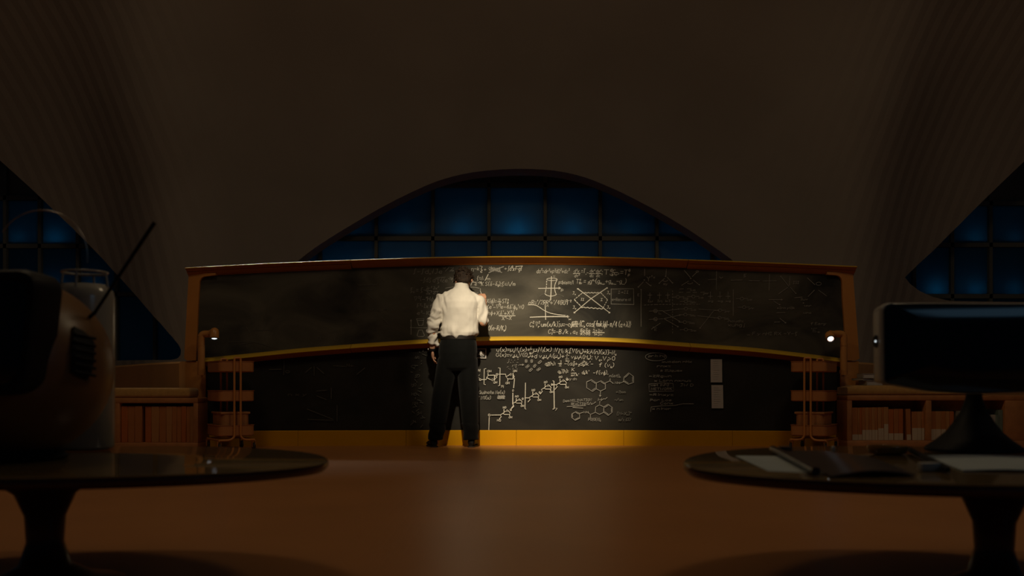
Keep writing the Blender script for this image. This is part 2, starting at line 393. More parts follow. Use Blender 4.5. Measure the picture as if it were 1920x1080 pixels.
for x0, x1, pr in ((354, 659.4, PT2), (660.6, 1286.8, PT), (1288, 1600, PT2)):
    t_ = sweep(top_tab, x0, x1, pr[:6]+[(0.03, -0.03)], 40).build('top_rail', M['rail'], BB, smooth=50)
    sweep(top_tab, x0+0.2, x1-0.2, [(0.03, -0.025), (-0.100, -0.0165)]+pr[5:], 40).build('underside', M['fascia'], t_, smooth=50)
for x0, x1 in ((381, 659.6), (660.4, 1291.4), (1292.2, 1579)):
    t_ = sweep(mid_tab, x0, x1, PM[:7]+[(0.03, -0.06)], 40).build('chalk_rail', M['rail'], BB, smooth=50)
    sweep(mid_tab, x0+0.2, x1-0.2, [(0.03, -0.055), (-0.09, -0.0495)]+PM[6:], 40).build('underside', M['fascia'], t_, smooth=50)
def panel(name, x0, x1, ftop, fbot, mt, off, n=60, rc=None):
    front, back = [], []
    v, f = [], []
    for i in range(n+1):
        px = x0+(x1-x0)*i/n
        a, b = onb(px, ftop(px), off), onb(px, fbot(px), off)
        v += [a, b, a+Vector((0, 0.04, 0)), b+Vector((0, 0.04, 0))]
    for i in range(n):
        k = 4*i; f += [(k, k+4, k+5, k+1), (k+2, k+3, k+7, k+6), (k, k+2, k+6, k+4), (k+1, k+5, k+7, k+3)]
    f += [(0, 1, 3, 2), (4*n, 4*n+2, 4*n+3, 4*n+1)]
    return MB().add(v, f).build(name, mt, BB, smooth=30)
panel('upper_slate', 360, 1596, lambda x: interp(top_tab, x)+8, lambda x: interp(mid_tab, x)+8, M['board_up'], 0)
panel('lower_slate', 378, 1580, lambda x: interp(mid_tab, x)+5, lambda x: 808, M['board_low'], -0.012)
# uprights (they lean outwards) with rounded inner corners at the top
def upright(poly, name='upright'):
    pts = [onb(x, y, 0.035) for x, y in poly]
    yy = sum(p.y for p in pts)/len(pts)
    MB().prism([(p.x, yy, p.z) for p in pts], (0, 0.13, 0)).build(name, M['frame'], BB, smooth=30)
def arc(cx, cy, r, a0, a1, n=6): return [(cx+r*math.cos(a0+(a1-a0)*i/n), cy+r*math.sin(a0+(a1-a0)*i/n)) for i in range(n+1)]
upright([(353, 512), (344, 672), (350, 676), (367, 676), (372, 560)]+arc(386, 530, 12, PI, 1.5*PI)+[(405, 516), (405, 512)])
upright([(1600, 510), (1613, 672), (1606, 676), (1588, 676), (1580, 560)]+arc(1567, 528, 12, 2*PI, 1.5*PI)+[(1550, 515), (1550, 510)])
for s, x0, x1 in ((-1, 346, 384), (1, 1577, 1612)):
    a = onb(x0, 677, 0.02); b = onb(x1, 677, 0.02)
    MB().rbox(((a.x+b.x)/2, (a.y+b.y)/2+0.06, a.z/2), (b.x-a.x, 0.10, a.z), 0.008).build('lower_post', M['frame'], BB)
# plinth panels under the slates
def plinth(x0, x1):
    rings = []
    for i in range(13):
        px = x0+(x1-x0)*i/12; p = onb(px, 806.5, 0.0)
        z = onb(960, 806.5, 0).z
        rings.append([Vector((p.x, p.y+0.05, 0)), Vector((p.x, p.y-0.03, 0)), Vector((p.x, p.y-0.03, z-0.006)), Vector((p.x, p.y-0.024, z)), Vector((p.x, p.y+0.05, z))])
    MB().loft(rings).build('plinth_panel', M['orange'], BB, smooth=30)
pe = [384, 560, 762, 968, 1168.8, 1372, 1577]
for i in range(6): plinth(pe[i]+0.25, pe[i+1]-0.25)
MB().box((0, 9.99, 0.9), (6.1, 0.03, 1.7)).build('backing_board', M['black'], BB)

# ------------------------------------------------------------------ chalk writing
G = {'a':'59290705234356 595463','b':'0d03 0829496856543303','c':'5849290705234354','d':'5d53 5849290705234355','e':'06565849290705234354','f':'5c4d3d2b23 0949',
'g':'5951402011 5849290705234355','h':'0d03 0729495853','i':'2923 2b2c','j':'39312010 3b3c','k':'0d03 4905 1653','l':'1d1423','m':'0903 08293833 38596863','n':'0903 0829495853',
'o':'290705234355574929','p':'0900 0829495755432304','q':'5950 5849290705234355','r':'0903 07294958','s':'58492908374655432304','t':'2d243343 0949','u':'0905234355 5953','v':'092359',
'w':'0913375369','x':'0953 5903','y':'0923 5900','z':'09590353','A':'033d63 1757','B':'0d03 0d4d5b4908 0848564303','C':'6c4d2d0a06234365','D':'0d03 0d3d5a563303','E':'5d0d0353 0848',
'F':'5d0d03 0848','G':'6c4d2d0a06234365 656848','H':'0d03 5d53 0858','I':'0d4d 0343 2d23','J':'1d5d 4d442313','K':'0d03 5d07 1853','L':'0d0353','M':'030d386d63','N':'030d535d',
'O':'2d0a062343565a4d2d','P':'0d03 0d4d5b594808','Q':'2d0a062343565a4d2d 4663','R':'0d03 0d4d5b594808 2853','S':'5c4d2d0b194755432304','T':'0d6d 3d33','U':'0d052343555d','V':'0d336d',
'W':'0d1338537d','X':'0d63 6d03','Y':'0d38 6d3833','Z':'0d5d0353 1848','0':'2d0a062343565a4d2d','1':'1b2d23','2':'0b1d4d5b0353','3':'0d5d295543 432304','4':'4d0656 4d43','5':'5d0d0949564303',
'6':'4d18052343554727','7':'0d5d13','8':'2d0b4755432304195b4d2d','9':'5838190b2d4d5b53','+':'3a34 0767','-':'0757','=':'0959 0555','(':'3e1b1532',')':'0e2b2502','[':'3e0e0232',']':'0e3e3202',
'{':'3e2d2a08262332','}':'0e1d1a38161302','/':'025e',',':'1411','.':'1314',':':'1415 1819',';':'1411 1819','>':'0b5704','|':'1e12',"'":'1e1b','∇':'0d6d330d','∂':'1d4d5a54231405284857',
'∫':'4d3e2d231202','√':'0719233e','Σ':'6d0d380363','δ':'5d2d3855432305273848','ξ':'5d1c1a491816434210','φ':'3d30 290705234355574929','θ':'2d0a062343565a4d2d 0858','λ':'0d2d53 3803',
'μ':'0900 0523435559 5953','π':'0959 1913 4943','τ':'0959 3933','Ω':'0323150a2d4d6a554363','α':'594323050729495363','Γ':'030d5d','Λ':'033d63','η':'0903 0829495850','→':'0868 4a6846','~':'0718375668','%':'025e 0c1d2c1b0c 4453625 1'.replace(' 1','1')}
class Chalk:
    def __init__(s): s.mb = MB(); s.off = 0.004
    def line(s, pts, w=1.3, close=False):
        pts = [Vector((p[0]+random.uniform(-.12, .12), p[1]+random.uniform(-.12, .12))) for p in pts]
        if close: pts.append(pts[0])
        if len(pts) < 2: return s
        L, R = [], []
        for i, p in enumerate(pts):
            t = pts[min(i+1, len(pts)-1)]-pts[max(i-1, 0)]
            if t.length < 1e-6: t = Vector((1, 0))
            t.normalize(); n = Vector((-t.y, t.x))*w/2*random.uniform(0.85, 1.15)
            e = t*w*0.35 if i == len(pts)-1 else (-t*w*0.35 if i == 0 else Vector((0, 0)))
            L.append(p+n+e); R.append(p-n+e)
        s.off += 0.00002
        v = [onb(q.x, q.y, s.off) for q in L+R]; k = len(L)
        s.mb.add(v, [(i, i+1, k+i+1, k+i) for i in range(k-1)]); return s
    def text(s, x0, x1, y, h, txt, w=None, y1=None, slant=0.12):
        h *= 0.92; w = w or max(0.72, h*0.105); items = []; adv = 0; i = 0; last = ''; pos = {'^': 0, '_': 0}
        while i < len(txt):
            c = txt[i]; sc, dy, kind = 1, 0, ''
            if c in '^_' and i+1 < len(txt):
                kind = c; i += 1; sc = 0.55; dy = 0.6 if c == '^' else -0.25; c = txt[i]
            if c == ' ': adv += 3.5; i += 1; last = ''; continue
            g = [[(int(q[n], 16), int(q[n+1], 16)) for n in range(0, len(q)-1, 2)] for q in G.get(c, '0353').split()]
            gw = max(p[0] for q in g for p in q)
            if kind:                       # indices stack over each other behind their letter
                if not last: base = adv; pos = {'^': adv, '_': adv}
                at = pos[kind]; pos[kind] = at+(gw+1.5)*sc; adv = max(pos.values())
            else: at = adv; adv += gw+2.1
            items.append((g, at, sc, dy)); last = kind; i += 1
        k = (x1-x0)/max(adv-1.5, 1); vh = h/10.0; y1 = y if y1 is None else y1
        for g, a, sc, dy in items:
            j = random.uniform(-.06, .06)*h
            for q in g:
                pts = []
                for gx, gy in q:
                    yy = (gy-3)*sc/10+dy; X = x0+(a+gx*sc)*k+slant*yy*h; t = (X-x0)/(x1-x0)
                    pts.append((X, y+(y1-y)*t-yy*h+j))
                if len(pts) == 2 and abs(pts[0][0]-pts[1][0])+abs(pts[0][1]-pts[1][1]) < 0.8: pts[1] = (pts[1][0]+0.5, pts[1][1]-0.5)
                s.line(pts, w)
        return s
    def dash(s, pts, w=1.2, on=3.0, offl=2.5):
        for a, b in zip(pts[:-1], pts[1:]):
            a, b = Vector(a), Vector(b); L = (b-a).length; t = 0
            while t < L:
                s.line([a+(b-a)*(t/L), a+(b-a)*(min(t+on, L)/L)], w); t += on+offl
        return s
    def circ(s, cx, cy, rx, ry=None, w=1.1, n=12, a0=0, a1=2*PI):
        ry = ry or rx; return s.line([(cx+rx*math.cos(a0+(a1-a0)*i/n), cy+ry*math.sin(a0+(a1-a0)*i/n)) for i in range(n+1)], w)
    def dot(s, x, y, r=1.0): return s.line([(x-r*.5, y), (x+r*.5, y)], r*1.7)
    def arrow(s, a, b, w=1.2, h=3):
        s.line([a, b], w); d = (Vector(b)-Vector(a)).normalized(); n = Vector((-d.y, d.x))
        s.line([Vector(b)-d*h+n*h*.6, b, Vector(b)-d*h-n*h*.6], w); return s
    def done(s, name, m): return tag(s.mb.build(name, m, BB, smooth=None), kind='stuff')
def CH(m='chalk', name='chalk_formula'):
    c = Chalk(); c.m = m; c.n = name; return c
def fin(c, name=None): c.done(name or c.n, M[c.m])
# upper board, left of the man
c = CH('chalk_soft'); c.text(775, 829, 513, 9, '∫-∫d_x√Je'); c.text(830, 851, 508, 7, '^w/Z'); c.line([(843, 508), (851, 507)], 1); fin(c)
c = CH('chalk_soft'); c.text(788, 853, 529, 8.5, "·∫d3 d^4ξ√Ze^-^2^φX".replace('·', '-')); c.line([(821, 520), (835, 519.5)], 1); fin(c)
c = CH('chalk_soft'); c.text(769, 799, 547, 8, 'ξ_u = ξ~'); c.text(799, 809, 543, 6, '∂r^2'); c.text(799, 809, 552, 6, '∂x^2'); c.line([(799, 545.3), (809, 545.2)], 1); c.text(812, 822, 543, 6, '∂x^2'); c.text(812, 822, 552, 6, '∂T'); c.line([(812, 546.3), (822, 546.2)], 1); fin(c)
c = CH('chalk_soft'); c.text(776, 813, 564, 8, '∇^2{-^xHφ'); fin(c)
c = CH('chalk_soft'); c.text(782, 810, 577, 8, 'F^2-Ix f'); fin(c)
c = CH('chalk_soft'); c.text(782, 807, 590, 7, 'e^2-10'); fin(c)
c = CH('chalk_soft', 'chalk_diagram'); c.line([(781, 598), (795, 597.5), (792.5, 610), (785.3, 610.5), (781, 598)], 1.1); c.line([(782, 601), (794, 600.5)], .9); c.arrow((770.6, 627), (770.8, 599), 1, 2.4); c.line([(769, 614.5), (803, 614.8)], 1)
c.line([(785, 619), (791.5, 618.6), (796, 629), (793, 631), (785, 631), (782, 629.5), (785, 619)], 1.1); fin(c)
# upper board, right of the man
c = CH(); c.text(884, 899, 507, 7, 'η~k'); c.line(catmull([(899.5, 498.5, 0), (904, 500, 0), (902, 505, 0), (904.5, 506.5, 0), (901, 509, 0), (902, 511, 0), (904, 510, 0)], 3), 1.1); c.text(907, 912, 508, 6, '+'); c.text(945.5, 950.5, 506, 6, '+'); c.text(952, 979, 507.5, 9, '∫d^0x√-gf'); c.line([(967, 500), (979.5, 498.6)], 1.2); fin(c)
c = CH('chalk_soft', 'chalk_scribble')
for k in range(14): c.line([(916+k*1.6+random.uniform(-1, 1), 501+random.uniform(0, 3)), (919+k*1.5+random.uniform(-2, 2), 508+random.uniform(-1, 2))], 1)
c.line([(916.5, 511.5), (930, 505), (944, 500)], 1.8); c.line([(917, 501), (930, 507), (941, 511)], 1.3); c.line([(921, 500.5), (927, 507)], 1.6); fin(c)
c = CH(); c.text(894, 906, 525, 8, 'ξ=Λ'); c.line([(909.5, 526), (915.5, 514.5)], 1.2); c.text(913, 919, 525, 6, 'm'); c.dot(887, 521.5, .8); c.line([(888, 525), (886.6, 528)], 1); fin(c)
c = CH(); c.line([(883, 535), (885, 529), (893, 529.4)], 1.3); c.text(890, 966, 535.5, 7.5, 'e^-^2^φK S(δ-δ_0);ξ=Λ/m'); fin(c)
c = CH('chalk_soft', 'chalk_box'); c.line([(835, 540.5), (851, 538)], 1); c.line([(880, 538.3), (890, 538.8), (898.5, 540.5)], 1.2); c.line([(900.7, 541), (900.5, 548)], 1.2); c.text(884, 896, 551.5, 6, 'k-x'); fin(c)
c = CH(); c.text(908, 931, 568, 8, '-X(φ)='); c.text(934.5, 939, 563.5, 5, 'z'); c.line([(933, 566), (940, 565.4)], 1.1); c.text(934.5, 939, 571, 5, 'Z'); c.text(941.5, 952.5, 568, 8, 'ST_0^s'); fin(c)
c = CH(); c.text(911, 982, 579, 8, "Xe'-∇^2e-4δ'φ_0'=0"); fin(c)
c = CH(); c.text(914, 964, 590.5, 8, "=φ+Xδ'+X^2δ"); c.line([(936, 592.3), (950, 592.6), (966, 592.2)], 1.5); c.text(941, 959, 600, 6.8, 'X^4-X'); fin(c)
c = CH(); c.text(915.5, 948.5, 619, 9, 'O(e-R/K_s)'); fin(c)
# upper board, right half
c = CH(); c.text(1006, 1067, 512, 8, 'ds^2=dr^2+p^2dΩ^2+dz^2'); fin(c)
c = CH('chalk', 'chalk_diagram'); c.circ(1034.7, 523.8, 10, 2.3, 1.2); c.line(catmull([(1044.6, 524, 0), (1041, 532, 0), (1039.8, 539, 0), (1041, 547, 0), (1043.2, 552, 0)], 4), 1.3); c.dash([(1025, 527), (1024.5, 538), (1023, 546), (1021.8, 551)], 1.2, 2.6, 2.2)
c.line(catmull([(1022, 551, 0), (1026, 554, 0), (1033, 555.4, 0), (1040, 554, 0), (1043, 552, 0)], 4), 1.3); c.line([(1034, 518.5), (1033.4, 540), (1032.5, 562)], 1.8); c.arrow((1009.5, 540.6), (1051, 540.2), 1.5, 3); c.text(1052, 1056, 545, 5.5, 'p'); c.text(1037, 1041, 520, 5, 'z'); fin(c)
c = CH('chalk_faint', 'chalk_diagram'); c.line(catmull([(1012, 556, 0), (1016, 552.5, 0), (1024, 550, 0)], 4), 1.2); c.line(catmull([(1044, 552, 0), (1050, 553, 0), (1057, 556, 0)], 4), 1.2); fin(c)
c = CH(); c.text(1047.5, 1075, 532.5, 7, 'p=bcosτ/l'); fin(c)
c = CH(); c.text(1076, 1086, 511, 6.5, 'd^2x'); c.line([(1075, 513), (1087.5, 512.6)], 1.2); c.text(1077, 1086, 519.5, 5.5, 'dτ^2'); c.text(1089.5, 1103.5, 512, 8.5, '=T_βγ'); c.text(1106, 1115, 511, 6.5, 'dx^o'); c.line([(1105, 513.2), (1115, 513)], 1.2); c.text(1106, 1113, 519.5, 5.5, 'dz')
c.text(1117.5, 1127, 511, 6.5, 'dx^y'); c.line([(1117, 513), (1127, 512.8)], 1.2); c.text(1118, 1125, 519.5, 5.5, 'dz'); c.text(1127.5, 1147, 514, 9.5, ';T_u^θ'); c.text(1144, 1148, 510, 5, '='); c.text(1150, 1154, 509, 6, 'r'); c.line([(1148, 511), (1158, 511.3)], 1.2); c.text(1147, 1160, 517, 5, 'b^2+r^2'); c.text(1163, 1180, 514.5, 9.5, '=T_p^θ'); fin(c)
c = CH(); c.text(1080, 1174, 531, 8.5, 'T_θ_v^α = _2g^α^β(g_α_β_,_γ+g_α_γ_,_β-g_β_γ)'); fin(c)
c = CH('chalk', 'chalk_diagram'); c.line([(1083.5, 541.5), (1108, 559.5), (1142.5, 586)], 1.6); c.line([(1138, 540), (1108, 560), (1077, 586)], 1.6)
for q in ((1083.5, 541.5), (1142.5, 586), (1138, 540), (1077, 586)): c.dot(*q, 1.4)
for (a, b, y0, y1) in ((1093, 1126, 549, 549), (1089, 1130, 576, 579)):
    c.line([(a+(b-a)*i/26, y0+(y1-y0)*i/26+0.75*math.sin(i*1.35)) for i in range(27)], 1.4)
c.dash([(1091, 550), (1077, 561.5)], 1.3, 3, 2.6); c.dash([(1077.5, 562.5), (1089, 574)], 1.3, 3.2, 2.2); c.dash([(1127, 549.5), (1138, 561)], 1.2, 2.4, 2.2); c.dash([(1139, 562), (1131, 577)], 1.2, 2.2, 2.6)
for x, y in ((1073, 552), (1137.5, 551), (1073.5, 578.5), (1137.5, 578)): c.text(x, x+6, y, 5.5, 'J_o')
c.text(1089, 1095, 563.5, 4.5, 'II'); c.text(1126, 1130, 564, 4.8, 'I'); fin(c)
c = CH('chalk_soft', 'chalk_box'); c.line([(1146, 542), (1188, 541.3), (1188.5, 571), (1146, 570), (1146, 541.5)], 1.3); c.text(1159, 1178, 550.5, 5.5, 'I→II'); c.text(1147.5, 1183, 564, 6, 'e+Renorm al'); fin(c)
c = CH(); c.text(991, 1070, 571, 8.5, "αR='/2RR^2+'/4(R)^2Γ^2"); fin(c)
c = CH('chalk', 'chalk_graph'); c.line(catmull([(990, 571.8, 0), (998, 571.6, 0), (1005, 572.6, 0), (1012, 576.5, 0), (1023, 583.5, 0), (1034, 587.6, 0), (1046, 589.8, 0), (1060, 591.5, 0)], 5), 1.3); c.line([(994, 594.8), (1015, 594), (1040, 593.6), (1064, 593.8)], 1.7); c.line([(1022.3, 572), (1022.8, 585), (1023, 599)], 1.5); c.line([(1063, 592), (1067, 593.5), (1065, 596), (1063, 592)], 1.2); c.text(1066, 1071, 600, 4, 'x'); c.text(1025, 1028, 575, 4, 'n'); fin(c)
c = CH(); c.text(993, 1079, 612, 9, "C_s^2 ∇_r^2 um(x/k)^';u=-c_sk^2"); c.line([(1069, 608), (1070.5, 611), (1073, 603.5), (1083, 603.2)], 1.2); c.text(1073, 1085, 607.5, 4.5, '3k'); c.line([(1073, 608.4), (1085, 608)], 1); c.text(1073, 1084, 613, 4.5, '8Gk')
c.text(1086, 1183, 612, 10.5, '{C_+ cos[√mk|φ|-π/4 (α+λ)}', y1=613); c.line([(1091, 602.5), (1093.5, 601.4), (1095.5, 602.8)], 1); fin(c)
c = CH(); c.text(1028, 1082, 625.5, 8.5, 'C_1^2=-B./k , α_2'); c.text(1088, 1107, 621, 5.5, 'ξσ3ρ'); c.text(1088, 1107, 628, 5.5, 'x2θ8'); c.text(1087, 1106, 625, 7, 'SR38'); c.text(1112, 1129, 622, 5.5, '5+3w'); c.line([(1111, 623.4), (1133, 623.6)], 1.3); c.text(1113.5, 1129, 629, 5.2, '1+3w'); fin(c)
# faint right part of the upper board
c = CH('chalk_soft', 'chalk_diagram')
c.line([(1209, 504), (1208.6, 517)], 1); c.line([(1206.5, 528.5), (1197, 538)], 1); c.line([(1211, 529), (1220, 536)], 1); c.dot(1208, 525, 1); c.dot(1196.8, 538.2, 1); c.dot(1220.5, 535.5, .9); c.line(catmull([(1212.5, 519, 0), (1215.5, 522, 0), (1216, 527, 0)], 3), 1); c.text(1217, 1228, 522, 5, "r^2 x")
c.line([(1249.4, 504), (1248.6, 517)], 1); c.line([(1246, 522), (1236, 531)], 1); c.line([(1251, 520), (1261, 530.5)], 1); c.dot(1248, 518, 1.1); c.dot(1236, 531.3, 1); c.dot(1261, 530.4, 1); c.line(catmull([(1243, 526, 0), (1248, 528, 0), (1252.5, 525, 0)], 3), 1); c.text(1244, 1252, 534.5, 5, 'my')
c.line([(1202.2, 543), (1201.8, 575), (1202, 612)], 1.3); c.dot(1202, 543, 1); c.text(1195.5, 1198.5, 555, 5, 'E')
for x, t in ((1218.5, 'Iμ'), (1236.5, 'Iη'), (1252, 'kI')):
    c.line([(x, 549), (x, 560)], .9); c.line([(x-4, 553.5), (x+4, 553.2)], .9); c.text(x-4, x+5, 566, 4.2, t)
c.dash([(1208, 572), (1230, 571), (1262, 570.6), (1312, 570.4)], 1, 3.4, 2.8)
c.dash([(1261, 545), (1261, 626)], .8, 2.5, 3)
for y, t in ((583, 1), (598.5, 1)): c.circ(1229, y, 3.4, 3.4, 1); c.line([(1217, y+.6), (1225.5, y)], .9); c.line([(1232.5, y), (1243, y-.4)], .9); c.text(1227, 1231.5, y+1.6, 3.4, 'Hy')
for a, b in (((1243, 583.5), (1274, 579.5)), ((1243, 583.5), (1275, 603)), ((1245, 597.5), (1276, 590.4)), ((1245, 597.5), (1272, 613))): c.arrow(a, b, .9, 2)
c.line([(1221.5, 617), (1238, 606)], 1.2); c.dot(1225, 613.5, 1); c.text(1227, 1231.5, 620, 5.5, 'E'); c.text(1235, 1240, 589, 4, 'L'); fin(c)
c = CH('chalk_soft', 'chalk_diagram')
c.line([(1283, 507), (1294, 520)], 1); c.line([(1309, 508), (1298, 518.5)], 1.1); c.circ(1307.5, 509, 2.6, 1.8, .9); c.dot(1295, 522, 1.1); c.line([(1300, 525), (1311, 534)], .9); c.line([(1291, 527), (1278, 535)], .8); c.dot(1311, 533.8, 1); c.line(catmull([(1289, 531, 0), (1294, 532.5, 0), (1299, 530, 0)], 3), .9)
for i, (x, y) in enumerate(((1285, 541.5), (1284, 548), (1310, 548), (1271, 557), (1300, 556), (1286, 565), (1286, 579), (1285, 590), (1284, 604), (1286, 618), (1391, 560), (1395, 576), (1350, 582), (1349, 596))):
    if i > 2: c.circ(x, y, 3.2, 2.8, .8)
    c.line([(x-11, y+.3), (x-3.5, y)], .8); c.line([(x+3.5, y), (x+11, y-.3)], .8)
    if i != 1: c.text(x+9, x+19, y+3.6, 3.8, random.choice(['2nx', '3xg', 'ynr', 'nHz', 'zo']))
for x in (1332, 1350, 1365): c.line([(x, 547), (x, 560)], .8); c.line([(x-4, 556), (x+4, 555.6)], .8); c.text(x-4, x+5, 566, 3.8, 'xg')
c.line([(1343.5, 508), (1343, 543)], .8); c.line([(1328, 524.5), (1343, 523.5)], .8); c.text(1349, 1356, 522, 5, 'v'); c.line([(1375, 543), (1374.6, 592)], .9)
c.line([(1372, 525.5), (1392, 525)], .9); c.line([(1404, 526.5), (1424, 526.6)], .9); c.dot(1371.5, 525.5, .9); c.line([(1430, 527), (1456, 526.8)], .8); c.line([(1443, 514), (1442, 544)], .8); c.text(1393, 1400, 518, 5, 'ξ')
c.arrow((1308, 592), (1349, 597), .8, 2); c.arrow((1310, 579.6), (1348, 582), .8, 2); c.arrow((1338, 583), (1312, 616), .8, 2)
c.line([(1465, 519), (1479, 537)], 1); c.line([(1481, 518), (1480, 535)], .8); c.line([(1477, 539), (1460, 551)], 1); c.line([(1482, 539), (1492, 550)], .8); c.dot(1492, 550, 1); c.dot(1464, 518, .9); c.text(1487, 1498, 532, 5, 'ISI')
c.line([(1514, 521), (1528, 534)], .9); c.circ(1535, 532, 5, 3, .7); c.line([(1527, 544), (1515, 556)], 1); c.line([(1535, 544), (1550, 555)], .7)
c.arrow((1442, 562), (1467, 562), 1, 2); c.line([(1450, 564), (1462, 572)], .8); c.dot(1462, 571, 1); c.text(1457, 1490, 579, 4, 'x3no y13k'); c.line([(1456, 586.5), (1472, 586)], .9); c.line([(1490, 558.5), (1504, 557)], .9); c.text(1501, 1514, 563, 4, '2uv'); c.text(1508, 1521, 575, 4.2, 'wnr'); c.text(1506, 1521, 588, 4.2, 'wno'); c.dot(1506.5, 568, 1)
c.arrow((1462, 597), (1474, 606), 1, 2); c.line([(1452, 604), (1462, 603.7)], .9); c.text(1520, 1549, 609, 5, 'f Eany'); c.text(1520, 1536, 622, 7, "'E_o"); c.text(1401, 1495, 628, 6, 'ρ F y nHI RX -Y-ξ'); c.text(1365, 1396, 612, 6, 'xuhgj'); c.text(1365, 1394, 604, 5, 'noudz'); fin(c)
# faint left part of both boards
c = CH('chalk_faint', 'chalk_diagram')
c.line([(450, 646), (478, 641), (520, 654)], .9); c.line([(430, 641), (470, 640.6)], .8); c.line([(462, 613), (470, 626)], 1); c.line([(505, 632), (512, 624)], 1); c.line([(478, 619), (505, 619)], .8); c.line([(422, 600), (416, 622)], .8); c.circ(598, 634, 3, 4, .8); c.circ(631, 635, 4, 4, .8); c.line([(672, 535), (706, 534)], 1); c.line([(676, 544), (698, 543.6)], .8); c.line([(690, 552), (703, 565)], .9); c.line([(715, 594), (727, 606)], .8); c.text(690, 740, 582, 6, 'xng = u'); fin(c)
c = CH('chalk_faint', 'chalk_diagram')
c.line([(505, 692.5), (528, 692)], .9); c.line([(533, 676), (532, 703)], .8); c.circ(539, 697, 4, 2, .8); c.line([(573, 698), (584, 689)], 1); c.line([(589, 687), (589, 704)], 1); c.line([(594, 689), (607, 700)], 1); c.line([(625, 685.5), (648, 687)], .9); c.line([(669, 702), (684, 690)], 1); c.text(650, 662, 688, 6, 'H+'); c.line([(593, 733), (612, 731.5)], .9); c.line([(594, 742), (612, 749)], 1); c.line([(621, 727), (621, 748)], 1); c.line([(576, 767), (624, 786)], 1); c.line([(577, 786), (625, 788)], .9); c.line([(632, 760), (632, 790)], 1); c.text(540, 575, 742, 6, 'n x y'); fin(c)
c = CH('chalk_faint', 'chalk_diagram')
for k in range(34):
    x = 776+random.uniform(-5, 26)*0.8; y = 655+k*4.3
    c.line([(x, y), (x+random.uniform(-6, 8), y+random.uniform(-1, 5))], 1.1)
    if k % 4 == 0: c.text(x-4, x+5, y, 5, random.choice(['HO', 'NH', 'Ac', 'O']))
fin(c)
# lower board, formulas
c = CH(); c.text(931, 994, 659, 7.5, 'u(x)=μ_cN_c(x)+'); c.text(993.5, 998, 654.5, 5, 'Σ'); c.text(992, 998, 664, 3.5, 'i=1'); c.dot(996, 649.5, .9); c.text(1000.5, 1034, 659, 8.5, 'μ_iN_i(x)'); c.text(1038, 1155, 660, 8, ':V_iM_i :κ_i[V(n_x)+kA(n)(x)]-N_c'.replace('κ', 'k'), y1=665); fin(c)
c = CH(); c.text(930, 995, 669, 7.5, 'G(x)=v_cμ_cV(Ω_x)'); c.text(995, 1058, 671, 8, '+d v_cμ_cA(μ_x)+'); c.text(1060, 1067, 673, 7, 'Σ'); c.text(1060, 1067, 678, 3.2, 'i=1'); c.dot(1063.5, 664, .9); c.text(1071, 1110, 672, 7.5, 'v_iμ_iA(M_x);', y1=673); c.text(1115, 1153, 675, 8, 'V_c,V_i>0', y1=676); fin(c)
c = CH('chalk_soft', 'chalk_diagram')
for _ in range(30): c.dot(random.uniform(948, 972), random.uniform(674, 694), random.uniform(.4, .75))
c.arrow((974, 684), (982, 684), 1.1, 2.4)
for x, y, a in ((986.5, 677, 0), (997, 677, 0), (1012, 679, 1), (989, 687, 1), (1002.5, 686, .6), (995, 693.5, 1), (1010, 692.5, 1.2)):
    c.circ(x-1.2*a, y+1.2, 2.0, 1.7, 1.0, 8); c.circ(x+1.4*a, y-1.2, 1.9, 1.7, 1.0, 8)
fin(c)
c = CH(); c.text(1022, 1041, 685, 7, "q_0^n(h):"); c.text(1048, 1053, 680, 4.5, '1'); c.line([(1046.5, 681.5), (1053, 681.2)], 1); c.text(1048, 1053, 687, 4.5, '2'); c.text(1058, 1112, 685, 7.5, "-(a_0^2+_2d_0^2)k'-"); c.text(1123, 1151, 688, 8, 'f (v_k)'); fin(c)
c = CH(); c.text(1046, 1065, 699, 7, "q_0'(h):"); c.text(1072, 1077, 696, 6.5, 'K'); c.line([(1071, 699.6), (1080, 699.3)], 1.2); c.text(1071, 1085, 705, 4.5, "mΔ'k'".replace('Δ', 'Λ')); c.text(1091, 1104, 701, 6.5, "d_0'k'"); c.text(1112, 1140, 702, 7.5, '-f(vφ).'); fin(c)
c = CH('chalk_soft'); c.text(1061, 1081, 713, 5.5, 'Oxy dn'); c.text(1142.5, 1163, 707, 5.5, 'n(αt)_n'); fin(c)
c = CH('chalk_soft', 'chalk_smudged_note'); c.text(898, 946, 738.5, 6.5, 'Quinate Ne(x)', 1.2); c.text(895, 920, 748.5, 6.5, '2 Ni(x)', 1.2); c.text(933, 946, 747.5, 6, '8HHR', 1.8); fin(c)
# lower board, sugar chain
c = CH('chalk', 'chalk_molecule')
c.text(893.5, 900, 697, 5, 'OH'); c.line([(895, 700), (895, 707), (900, 703), (893, 704), (899, 709), (893, 710)], 1); c.circ(900.3, 711.8, 1.8, 1.8, 1.1, 8); c.line([(903, 711.8), (911.5, 711.7), (913, 708.5)], 1.3)
c.line([(911, 691.3), (908, 691.6), (907.4, 720.6), (910, 721)], 1.3); c.line([(912.5, 708), (915.3, 703.6), (927, 703.3), (932, 707), (927.5, 711.5)], 1.3); c.line([(912.5, 708), (920, 712)], 1.3); c.text(921.5, 925, 714, 4, '0'); c.line([(915, 700), (915.2, 703.5)], 1.2); c.text(913.5, 921, 698, 4.3, 'OH'); c.circ(931.7, 702.3, 1.6, 1.9, 1.1, 8); c.line([(927.3, 703.5), (927, 713.5)], 1.5); c.text(925, 932, 719, 4, 'OH')
c.line([(934.5, 689.7), (937.8, 690.2), (937, 722.8), (934.5, 723.3)], 1.3); c.text(939, 944, 727, 5, '19'); c.line([(935, 701.5), (948, 701.7), (948.6, 706)], 1.3)
